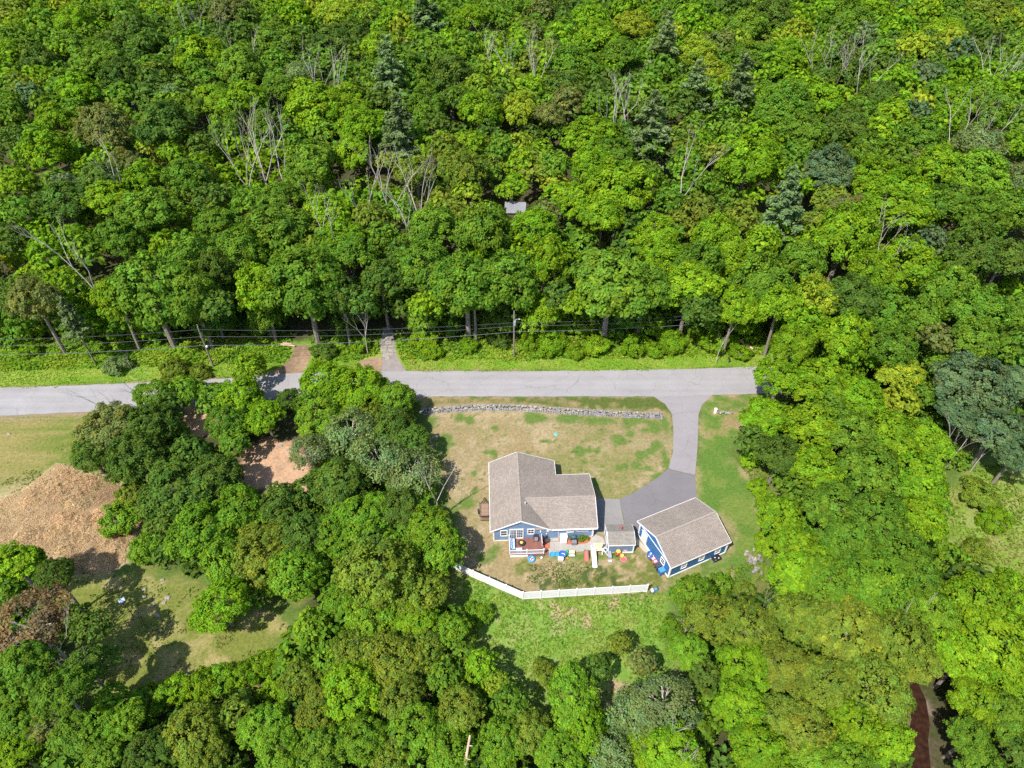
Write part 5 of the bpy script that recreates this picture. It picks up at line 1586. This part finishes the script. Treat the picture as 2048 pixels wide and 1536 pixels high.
a = MB(); a.ball((-.25, -.08, .55), .12, n=7); a.build("knob", M_RED, t)
a = MB(); a.tube((.38, -.25, .55), (.38, .25, .55), .03, n=5); a.tube((.38, 0, .3), (.38, 0, .55), .04, n=5); a.build("handlebar", M_DARK, t)
for x, y in ((-.35, -.24), (-.35, .24), (.36, 0)):
    a = MB(); a.tube((x, y - .04, .15), (x, y + .04, .15), .15, n=10); a.build("wheel", M_BLUE, t)

# ------------------------------------------------------------------ white fence: posts, panels of boards, rails
fence = empty("privacy_fence", at(1046, 1197), 0, "white vinyl privacy fence bending round the back lawn", "fence")
fo = np.array(at(1046, 1197))
FP = [np.array(at(*q)) - fo for q in ((905, 1136), (947, 1155.5), (1046, 1198.5), (1293, 1183.5))]
FH = 1.78
stations = []
for (a, b), nn in zip(zip(FP[:-1], FP[1:]), (1, 3, 7)):
    for k in range(nn): stations.append((a + (b - a) * k / nn, a + (b - a) * (k + 1) / nn))
pm = MB(); pm.box((0, 0, FH / 2 + .05), (.13, .13, FH + .1)); pm.box((0, 0, FH + .12), (.18, .18, .05)); pm.box((0, 0, FH + .16), (.11, .11, .05))
pme = None
for c in [s[0] for s in stations] + [stations[-1][1]]:
    if pme is None: o = pm.build("post", M_WHITE, fence); pme = o.data
    else: o = link("post", pme, fence)
    o.location = (c[0], c[1], 0)
bcache = {}
for a, b in stations:
    d = b - a; L = np.hypot(d[0], d[1]); az = math.atan2(d[1], d[0]); c = (a + b) / 2
    pn = MB()
    nbd = 12; w = (L - .14) / nbd
    for k in range(nbd):
        x = -L / 2 + .07 + w * (k + .5); pn.box((x, (k % 2) * .004, FH / 2 + .02), (w - .006, .035, FH - .22))
    o = pn.build("panel", M_WHITE, fence); o.location = (c[0], c[1], 0); o.rotation_euler = (0, 0, az)
    for z, h in ((FH - .05, .13), (.12, .13)):
        r = MB(); r.box((0, 0, z), (L - .135, .06, h)); ro = r.build("rail", M_WHITE, o)

# ------------------------------------------------------------------ dry stone wall along the road verge
wall = empty("stone_wall", at(1040, 815), 0, "long dry stone wall of grey fieldstones along the verge", "stone wall")
wo = np.array(at(1040, 815))
WP = np.array([np.array(at(*q)) - wo for q in ((842, 823), (880, 820), (920, 817), (960, 815), (1040, 816), (1130, 822), (1230, 828), (1323, 832))])
ws = np.concatenate([[0], np.cumsum(np.hypot(*np.diff(WP[:, :2], axis=0).T))])
stones = []
for k in range(8):
    m = rock_mesh(50 + k, .7)
    me = bpy.data.meshes.new("stone"); me.from_pydata(m.v, [], m.f)
    c = [(.25, .23, .21), (.20, .19, .18), (.29, .25, .20), (.17, .16, .16), (.33, .30, .25), (.24, .22, .22), (.38, .34, .25), (.22, .19, .16)][k]
    me.materials.append(mat("fieldstone", c, .92, .3, 2.5, .4)); stones.append(me)
rw = random.Random(12)
LW = ws[-1]
rest = {}
spots = []
x = 0.2
while x < LW:
    for row in range(3):
        oo = rw.uniform(-.44, .44); spots.append((x + rw.uniform(-.25, .25), oo, .36 - .9 * oo * oo + rw.uniform(-.07, .07), 1))
    spots.append((x + rw.uniform(-.1, .1), -.46, .20, 0)); spots.append((x + rw.uniform(-.1, .1), .46, .20, 0)); spots.append((x, -.52 + rw.uniform(-.3, .05), .05, 0))
    x += rw.uniform(.36, .44)
mid = MB()
nst = 0
for (s, off, z, topf) in spots:
    px_, py_ = np.interp(s, ws, WP[:, 0]), np.interp(s, ws, WP[:, 1])
    i = min(len(ws) - 2, int(np.searchsorted(ws, s) - 1)) if s > 0 else 0
    d = WP[i + 1] - WP[i]; a = math.atan2(d[1], d[0])
    X, Y = px_ - math.sin(a) * off, py_ + math.cos(a) * off
    sx, sy, sz = rw.uniform(.26, .58), rw.uniform(.22, .42), rw.uniform(.18, .34)
    k = rw.randrange(8); rz = a + rw.uniform(-.4, .4)
    if topf and nst < 296:
        o = link("stone", stones[k], wall); nst += 1
        o.location = (X, Y, z); o.rotation_euler = (rw.uniform(-.2, .2), rw.uniform(-.2, .2), rz); o.scale = (sx, sy, sz)
    else:
        cs, sn = math.cos(rz), math.sin(rz)
        me = stones[k]
        mid.add([(X + (v.co.x * sx * cs - v.co.y * sy * sn), Y + (v.co.x * sx * sn + v.co.y * sy * cs), z + v.co.z * sz) for v in me.vertices], [tuple(p.vertices) for p in me.polygons])
tag(mid.build("stones", mat("fieldstone", (.22, .21, .21), .92, .4, 1.2, .4), wall), kind='stuff')

# short heap of stones with a white post east of the driveway
t = empty("stone_heap", at(1443, 826), 0, "short row of pale stones with a white post beside the driveway mouth", "stone row")
for k in range(14):
    o = link("stone", stones[(k * 3) % 8], t)
    o.location = (-.6 + .17 * k + rw.uniform(-.1, .1), rw.uniform(-.3, .3), .15 + (k % 3) * .08); o.scale = (rw.uniform(.35, .5), rw.uniform(.3, .45), rw.uniform(.25, .4)); o.rotation_euler = (0, 0, rw.uniform(0, 3))
a = MB(); a.box((-1.15, .05, .45), (.38, .38, .95)); a.box((-1.15, .05, .96), (.46, .46, .08)); a.box((-1.15, .05, 1.04), (.25, .25, .08)); a.build("post", M_TRIM, t)

t = empty("rock_heap", at(1506, 1120), 0, "heap of pinkish grey rocks where the garage lawn meets the trees", "rock pile")
for k in range(26):
    o = link("rock", stones[(k * 5) % 8], t)
    q = rw.uniform(0, 6.28); d_ = rw.uniform(0, 1.7)
    o.location = (math.cos(q) * d_ * .8, math.sin(q) * d_ * 1.5, .12 + .2 * rw.random()); o.scale = (rw.uniform(.35, .8), rw.uniform(.3, .7), rw.uniform(.25, .5)); o.rotation_euler = (rw.uniform(-.3, .3), rw.uniform(-.3, .3), rw.uniform(0, 3))

# small fixtures in the front lawn
t = empty("septic_lid", at(1112, 869), 0, "small round turquoise lid set in the front lawn", "lid")
a = MB(); a.lathe((0, 0, 0), [(.33, 0), (.33, .09), (.28, .13), (.05, .15)], 14); a.build("lid", mat("mint_plastic", (.10, .48, .42), .5), t)
a = MB(); a.box((0, 0, .16), (.3, .06, .04)); a.build("handle", M_GREENP, t)
t = empty("well_cap", at(874, 877), 0, "small white capped pipe at the left edge of the front lawn", "pipe")
a = MB(); a.tube((0, 0, 0), (0, 0, .45), .10, n=10); a.build("pipe", M_GREY, t)
a = MB(); a.lathe((0, 0, .45), [(.17, 0), (.18, .08), (.1, .13)], 10); a.build("cap", M_TRIM, t)
t = empty("flag_marker", at(826, 729), 0, "small red topped marker beside the rocky driveway", "marker")
a = MB(); a.tube((0, 0, 0), (0, 0, .9), .03, n=6); a.build("stake", M_DARK, t)
a = MB(); a.ball((0, 0, .95), .22, 1, 1, .8, 8); a.build("reflector", M_RED, t)
t = empty("mailbox", at(1456, 726), .2, "small dark mailbox on a post at the far road edge", "mailbox")
a = MB(); a.box((0, 0, .5), (.10, .10, 1.0)); a.build("post", M_POLE, t)
a = MB(); a.tube((0, -.3, 1.12), (0, .3, 1.12), .14, n=10); a.box((0, 0, 1.05), (.28, .6, .14)); a.build("box", M_DARK, t)
a = MB(); a.box((.16, .1, 1.2), (.02, .04, .2)); a.build("flag", M_LGREY, t)

# ------------------------------------------------------------------ utility trailer at the west wall
t = empty("utility_trailer", HW(-.95, 5.4), HR, "small black utility trailer with plank bed beside the house", "trailer")
M_BED = mat("worn_plank", (.27, .18, .12), .85, .2, 2.5)
pm = MB(); pm.box((0, 0, 0), (.205, 2.25, .05)); pme = None
for k in range(6):
    if pme is None: o = pm.build("plank", M_BED, t); pme = o.data
    else: o = link("plank", pme, t)
    o.location = (-.55 + .22 * k, .1, .62)
a = MB()
for sx in (-.70, .70):
    a.box((sx, .1, .58), (.07, 2.35, .12)); a.box((sx, .1, .98), (.05, 2.35, .05))
    for y in (-1.0, -.3, .4, 1.2): a.box((sx, y, .78), (.045, .045, .36))
a.box((0, 1.27, .58), (1.4, .07, .12)); a.box((0, 1.27, .98), (1.4, .05, .05)); a.box((0, -1.07, .58), (1.4, .07, .12))
a.build("frame", M_DARK, t)
a = MB(); a.path([(-.5, 1.3, .55), (0, 2.25, .5), (.5, 1.3, .55)], .05, 6); a.tube((0, 2.2, .5), (0, 2.55, .5), .06, n=6); a.tube((.1, 2.1, .1), (.1, 2.1, .8), .04, n=6); a.build("tongue", M_DARK, t)
a = MB()
for k in range(8): a.box((-.6 + .17 * k, -1.38, .40), (.05, .62, .04))
a.box((0, -1.1, .42), (1.35, .05, .05)); a.box((0, -1.68, .38), (1.35, .05, .05)); a.build("tailgate", mat("rusty_mesh", (.13, .06, .06), .7), t)
for s in (-1, 1):
    w_ = MB(); w_.tube((s * .80, -.1, .30), (s * .98, -.1, .30), .30, n=14); wo_ = w_.build("wheel", M_DARK, t)
    f = MB(); f.box((s * .89, -.1, .64), (.24, .75, .04)); f.build("fender", M_DARK, t)

# ------------------------------------------------------------------ bird house on its pole, lawn boulders, fallen logs
t = empty("bird_house", at(265, 1229), .7, "white bird house with red and blue sides on a tall thin pole", "bird house")
a = MB(); a.tube((0, 0, 0), (0, 0, 3.2), .05, .04, 7); a.build("pole", M_POLE, t)
a = MB(); a.box((0, 0, 3.5), (.60, .5, .55)); a.build("box", M_TRIM, t)
a = MB(); a.add([(-.36, -.33, 3.76), (.36, -.33, 3.76), (.36, .33, 3.76), (-.36, .33, 3.76), (-.36, 0, 3.98), (.36, 0, 3.98)], [(0, 1, 5, 4), (2, 3, 4, 5), (0, 4, 3), (1, 2, 5), (0, 3, 2, 1)]); a.build("roof", mat("pale_blue_paint", (.40, .52, .70), .5), t)
a = MB(); a.box((.31, -.05, 3.46), (.03, .42, .42)); a.box((0, -.265, 3.36), (.56, .03, .24)); a.build("red_side", M_RED, t)
a = MB()
for x in (-.2, .2): a.tube((x, -.25, 3.6), (x, -.285, 3.6), .06, n=8)
a.build("entrance", M_DARK, t)
for k, (u, v, a, b, lab) in enumerate([(288, 1179, .9, .6, "pale flat boulder near the bird house, upper of two by the brush"), (289, 1193, .8, .6, "pale boulder just below the upper one right of the bird house"),
                                       (335, 1196, 1.1, .9, "largest pale boulder beside the lime tree on the lower lawn"), (328, 1206, .8, .6, "grey boulder touching the largest boulder on the lower lawn"),
                                       (315, 1231, 1.3, .6, "long flat pale boulder in the middle of the lower lawn"), (305, 1214, .8, .35, "thin pale stone between the bird house and the flat boulder"),
                                       (18, 868, 1.0, .5, "pale flat boulder on the far left lawn by the road"), (372, 1348, 1.0, .5, "pale boulder at the lower hedge of the clearing"),
                                       (430, 1340, .9, .4, "reddish stone at the hedge end of the clearing"), (560, 893, 1.2, .8, "pale boulder on the upper edge of the bare dirt patch"), (576, 900, .9, .7, "smaller pale boulder beside the bare dirt patch"),
                                       (325, 1160, .8, .4, "pale stone at the foot of the round shrub above the lower lawn")]):
    m = rock_mesh(200 + k)
    mb = MB(); mb.add([(x * a * .75, y * b * .75, z * .34 + .03) for x, y, z in m.v], m.f)
    o = mb.build("boulder", M_ROCK); o.location = at(u, v); o.rotation_euler = (0, 0, rw.uniform(-.4, .4))
    tag(o, lab, "boulder", "boulders on the lawns")


def log(p, q, r0, r1, label, m=M_DEAD):
    mb = MB(); P, Q = Vector(p), Vector(q); L = (Q - P)
    mid_ = P + L * .5 + Vector((0, 0, .05))
    mb.path([(0, 0, 0), mid_ - P, Q - P], [r0, (r0 + r1) / 2, r1], 8)
    for k in (.35, .6, .8):
        b = L * k; s = Vector((-L.y, L.x, .5)).normalized() * (.5 if k != .6 else -.5)
        mb.tube(b, b + s, r1 * .5, r1 * .25, 5)
    o = mb.build("fallen_log", m); o.location = P
    tag(o, label, "log", "fallen logs by the road")
M_LOG = mat("peeled_log", (.48, .33, .24), .85, .2, 2, .3)
log(at(1478, 680, .9), at(1506, 698, .3), .28, .20, "pale broken log lying on the bank near the road end", M_LOG)
log(at(562, 689, .35), at(590, 692, .35), .22, .15, "pale log lying beside the dirt track entrance", M_LOG)
log(at(566, 686, .7), at(584, 688, .5), .15, .10, "thin stick log on top of the log by the dirt track", M_LOG)
log(at(940, 1470, 6.5), at(930, 1530, 5.0), 0.11, .17, "leaning pale dead stem near the bottom edge of the woods", M_LOG)

# ------------------------------------------------------------------ utility poles, crossarms, wires
def pole(loc, H, label, transformer):
    t = empty("utility_pole", loc, 0, label, "utility pole", "utility poles along the road")
    a = MB(); a.tube((0, 0, 0), (0, 0, H), .19, .13, 9); a.build("post", M_POLE, t)
    a = MB(); a.tube((0, 0, H), (0, 0, H + .35), .04, n=6); a.ball((0, 0, H + .38), .07, n=6)
    a.tube((0, -.25, H - .9), (0, .25, H - .9), .05, n=6); a.build("top_pin", mat("porcelain", (.45, .46, .55), .3), t)
    a = MB(); a.box((0, 0, H - 2.2), (.10, .9, .12)); a.build("bracket", M_POLE, t)
    if transformer:
        a = MB(); a.lathe((.12, -.34, H - 2.6), [(.20, 0), (.25, .06), (.25, .85), (.20, .95)], 10); a.build("transformer", mat("transformer_grey", (.34, .37, .40), .4, metal=.3), t)
        a = MB(); a.path([(.1, -.2, H - 1.6), (.5, -.2, H - 1.3), (.9, -.1, H - 1.35)], .03, 5); a.ball((.95, -.1, H - 1.38), .16, 1.2, .7, .6, 8); a.build("street_light", mat("lamp_grey", (.5, .5, .54), .4), t)
    else:
        a = MB(); a.lathe((.55, -.55, H - 4.35), [(.12, 0), (.2, .1), (.2, .3), (.1, .4)], 8); a.build("splice_case", M_TRIM, t)
    return t
PA, PB = np.array(at(427, 733)), np.array(at(1028, 713))
PZ = PA + (PA - PB) * .92 + np.array([0, .5, 0]); PC = PB + (PB - PA) * 1.0 + np.array([0, 2.5, 0])
pole(PA, 9.5, "weathered utility pole above the trees at the left road end", False)
pole(PB, 10.4, "utility pole with grey transformer opposite the house", True)


def wire(p, q, sag, r, m, label, group="overhead wires along the road"):
    P, Q = Vector(p), Vector(q)
    mb = MB(); n_ = 22; pts = []
    for i in range(n_ + 1):
        s = i / n_; c = P.lerp(Q, s); c.z -= 4 * sag * s * (1 - s); pts.append(c - P)
    mb.path(pts, r, 5)
    o = mb.build("overhead_wire", m); o.location = P
    tag(o, label, "wire", group)
spans = [("left of the first pole", PZ, PA), ("between the two poles", PA, PB), ("right of the second pole", PB, PC)]
lev = [(9.1, 8.4, -.30, .022, M_WIRE, "uppermost power wire"), (8.75, 8.05, .05, .018, M_WIRE, "thin wire just under the uppermost one"),
       (7.0, 7.1, .30, .022, M_CABLE, "middle power wire"), (5.45, 6.3, -.35, .036, M_CABLE, "thick pale lowest cable")]
for nm, a, b in spans:
    for (h1, h2, dy, r, m, lw) in lev:
        za = h1 if a is PA else h2 if a is PB else 8.6 * h1 / 9.1
        zb = h1 if b is PA else h2 if b is PB else h2
        wire((a[0], a[1] + dy, za), (b[0], b[1] + dy, zb), .85, r, m, f"{lw} of the roadside line {nm}")

# ------------------------------------------------------------------ houses glimpsed in the woods
M_GROOF = shingles("grey_roof_shingles", (.26, .26, .28), (.20, .20, .22))
def far_house(u, v, z, L, Wd, rz, label):
    c = W(u, v, z)
    t = empty("cottage", (c[0], c[1], 0), rz, label, "house", "grey roofed houses in the woods")
    e = z - 1.3
    wallprism("wall", [(-L / 2, -Wd / 2, 0, e), (L / 2, -Wd / 2, 0, e), (L / 2, 0, 0, z - .1), (L / 2, Wd / 2, 0, e), (-L / 2, Wd / 2, 0, e), (-L / 2, 0, 0, z - .1)], mat("brown_siding", (.13, .085, .07), .8), t)
    slope("roof", (-L / 2 - .3, -Wd / 2 - .3, e - .1), (L / 2 + .3, -Wd / 2 - .3, e - .1), (L / 2 + .3, 0, z), (-L / 2 - .3, 0, z), .14, M_GROOF, t)
    slope("roof", (L / 2 + .3, Wd / 2 + .3, e - .1), (-L / 2 - .3, Wd / 2 + .3, e - .1), (-L / 2 - .3, .003, z), (L / 2 + .3, .003, z), .14, M_GROOF, t)
    for x in (-L / 4, L / 4): frame_window(t, (x, -Wd / 2, e * .55), .9, 1.2, 0)
    d = MB(); d.box((0, -Wd / 2 - .04, 1.05), (.95, .08, 2.1)); d.build("door", M_TRIM, t)
    ch = MB(); ch.box((-L / 4, .8, z + .1), (.6, .6, 1.1)); ch.build("chimney", mat("chimney_brick", (.32, .2, .16), .9), t)
far_house(957, 411, 8.5, 6.0, 5.0, .25, "grey roofed house mostly hidden by trees, left of the two in the woods")
far_house(1031, 404, 9.5, 4.2, 4.6, -.05, "narrow house with grey roof and dark wall, right of the two in the woods")


# ------------------------------------------------------------------ bare dead trees standing out of the canopy
def dead_mesh(seed, forks, H=20.0, spread=1.0, twigs=4):
    r = random.Random(seed); mb = MB()
    def grow(p, d, L, rad_, lvl):
        q = p; dd = d
        k = 4 if lvl == 0 else 3
        for i in range(k):
            nd = (dd + Vector((r.uniform(-.22, .22), r.uniform(-.22, .22), r.uniform(-.02, .16)))).normalized()
            e = q + nd * (L / k)
            r0, r1 = rad_ * (1 - i / k * .55), rad_ * (1 - (i + 1) / k * .55)
            mb.tube(q, e, r0, r1, 6 if lvl < 2 else 4)
            if lvl < 2 and i >= 1 and r.random() < .85:
                a = r.uniform(0, 6.28); sp = r.uniform(.35, .8) * spread
                grow(e, (nd + Vector((math.cos(a), math.sin(a), .2)) * sp).normalized(), L * r.uniform(.35, .6), r1 * .62, lvl + 1)
            q, dd = e, nd
        if lvl < 2:
            for j in range(2):
                a = r.uniform(0, 6.28)
                grow(q, (dd + Vector((math.cos(a), math.sin(a), .5)) * .5 * spread).normalized(), L * .4, rad_ * .32, lvl + 1)
    base_r = .17
    hb = H * .42
    mb.path([(0, 0, 0), (.1, .05, hb * .5), (.15, -.1, hb)], [base_r * 1.25, base_r, base_r * .9], 8)
    for f in range(forks):
        a = f * 6.28 / forks + r.uniform(-.5, .5)
        grow(Vector((.15, -.1, hb)), Vector((math.cos(a) * .38 * spread, math.sin(a) * .38 * spread, 1)).normalized(), H * .58, base_r * .72, 0)
    me = bpy.data.meshes.new("bare_limbs"); me.from_pydata(mb.v, [], mb.f); return me
DM = []
for k, (f, sp) in enumerate([(2, .8), (3, 1.0), (2, 1.1), (4, .8), (3, .7)]):
    m_ = dead_mesh(300 + k, f, 20, sp); m_.materials.append(M_DEAD); DM.append(m_)
DEADS = [  # top u, top v, height, mesh, label
    (135, 462, 21, 0, "tall bare forked dead tree at the left above the road"),
    (470, 268, 21, 1, "left stem of the bare dead cluster in the upper left woods"), (505, 250, 22, 3, "middle many limbed tree of the bare dead cluster in the upper left woods"), (545, 262, 21, 2, "right leaning tree of the bare dead cluster in the upper left woods"),
    (628, 108, 20, 1, "left bare dead tree of the pair above the bright lime canopy"), (660, 118, 20, 3, "right bare dead tree of the pair above the bright lime canopy"),
    (372, 12, 20, 2, "bare dead tree at the top edge left of the pair"), (415, 20, 20, 0, "second bare dead tree at the top edge, right of the first"), (480, 78, 19, 0, "small bare forked snag between two round green crowns"),
    (212, 312, 19, 2, "bare snag with bent limbs in the left woods"), (712, 338, 21, 0, "bare forked dead tree left of the two above the rocky driveway"), (772, 318, 21, 1, "bare bushy dead tree right of the two above the rocky driveway"),
    (648, 408, 19, 2, "short bare snag above the dirt track"), (830, 340, 20, 3, "bare thin limbed tree left of the grey roofed houses"), (820, 408, 18, 0, "low bare snag left of the grey roofed houses"),
    (985, 75, 20, 1, "tall bare tree at the top middle beside the pale pine"), (1025, 100, 20, 0, "bare tree in the middle of the three at the top middle"), (1075, 90, 20, 3, "white limbed bare tree right of the three at the top middle"),
    (1235, 180, 19, 3, "left bare thin tree of the pair beside the dark pine"), (1262, 175, 19, 0, "right bare thin tree of the pair, nearest the dark pine"), (1378, 300, 21, 0, "tall bare forked tree right of the large lime crown"),
    (1650, 85, 20, 1, "left white bare tree of the row at the upper right"), (1690, 95, 20, 3, "second white bare tree of the row at the upper right"), (1718, 100, 20, 1, "third white bare tree of the row at the upper right"), (1742, 115, 20, 2, "rightmost white bare tree of the row at the upper right"),
    (2005, 100, 20, 1, "left bare tree of the pair at the upper right corner"), (2025, 108, 20, 3, "right bare tree of the pair at the upper right corner"), (1935, 210, 19, 1, "bare pale tree below the pair at the right"), (1985, 232, 18, 2, "small bare snag right of the bare pale tree"),
    (1790, 462, 18, 2, "bare leaning tree beside the yellow green crown at the right"), (1745, 415, 17, 0, "bare snag above the yellow green crown at the right"),
    (1922, 852, 8, 0, "left pale bare trunk of the three below the bluish tree"), (1945, 850, 9, 0, "middle pale bare trunk of the three below the bluish tree"), (1988, 868, 8, 4, "right pale bare trunk of the three below the bluish tree"),
    (1540, 1190, 6, 2, "curled bare branch tree behind the garage stones"), (1385, 1215, 7, 3, "bare limbed tree below the garage corner"), (1815, 1205, 9, 2, "bare limb tree within the olive crowns at lower right"),
    (1340, 1475, 9, 3, "bare grey tree at the bottom right of the field"), (1390, 1508, 9, 2, "bare forked tree at the bottom edge right of the field"),
    (868, 938, 11, 2, "bare topped tree in the grove beside the front lawn"), (205, 775, 12, 0, "dead reddish leader above the dark tree by the left road"), (262, 745, 9, 1, "thin bare sapling tree over the left road edge"),
    (60, 1262, 11, 3, "bare branched tree among rusty leaves at lower left"), (722, 625, 9, 3, "bare twiggy tree left of the rocky driveway"), (1450, 650, 8, 0, "short bare pale trunk right of the last roadside oak")]
DM_D = DM
for i, (u, v, H, k, lab) in enumerate(DEADS):
    p = W(u, v + 8, H)
    t = empty("dead_tree", (p[0], p[1], 0), rt.uniform(0, 6.28), lab, "dead tree", "bare dead trees")
    o = link("bare_limbs", DM[k], t); s = H / 20.0
    o.scale = (s, s, s * rt.uniform(.97, 1.0))
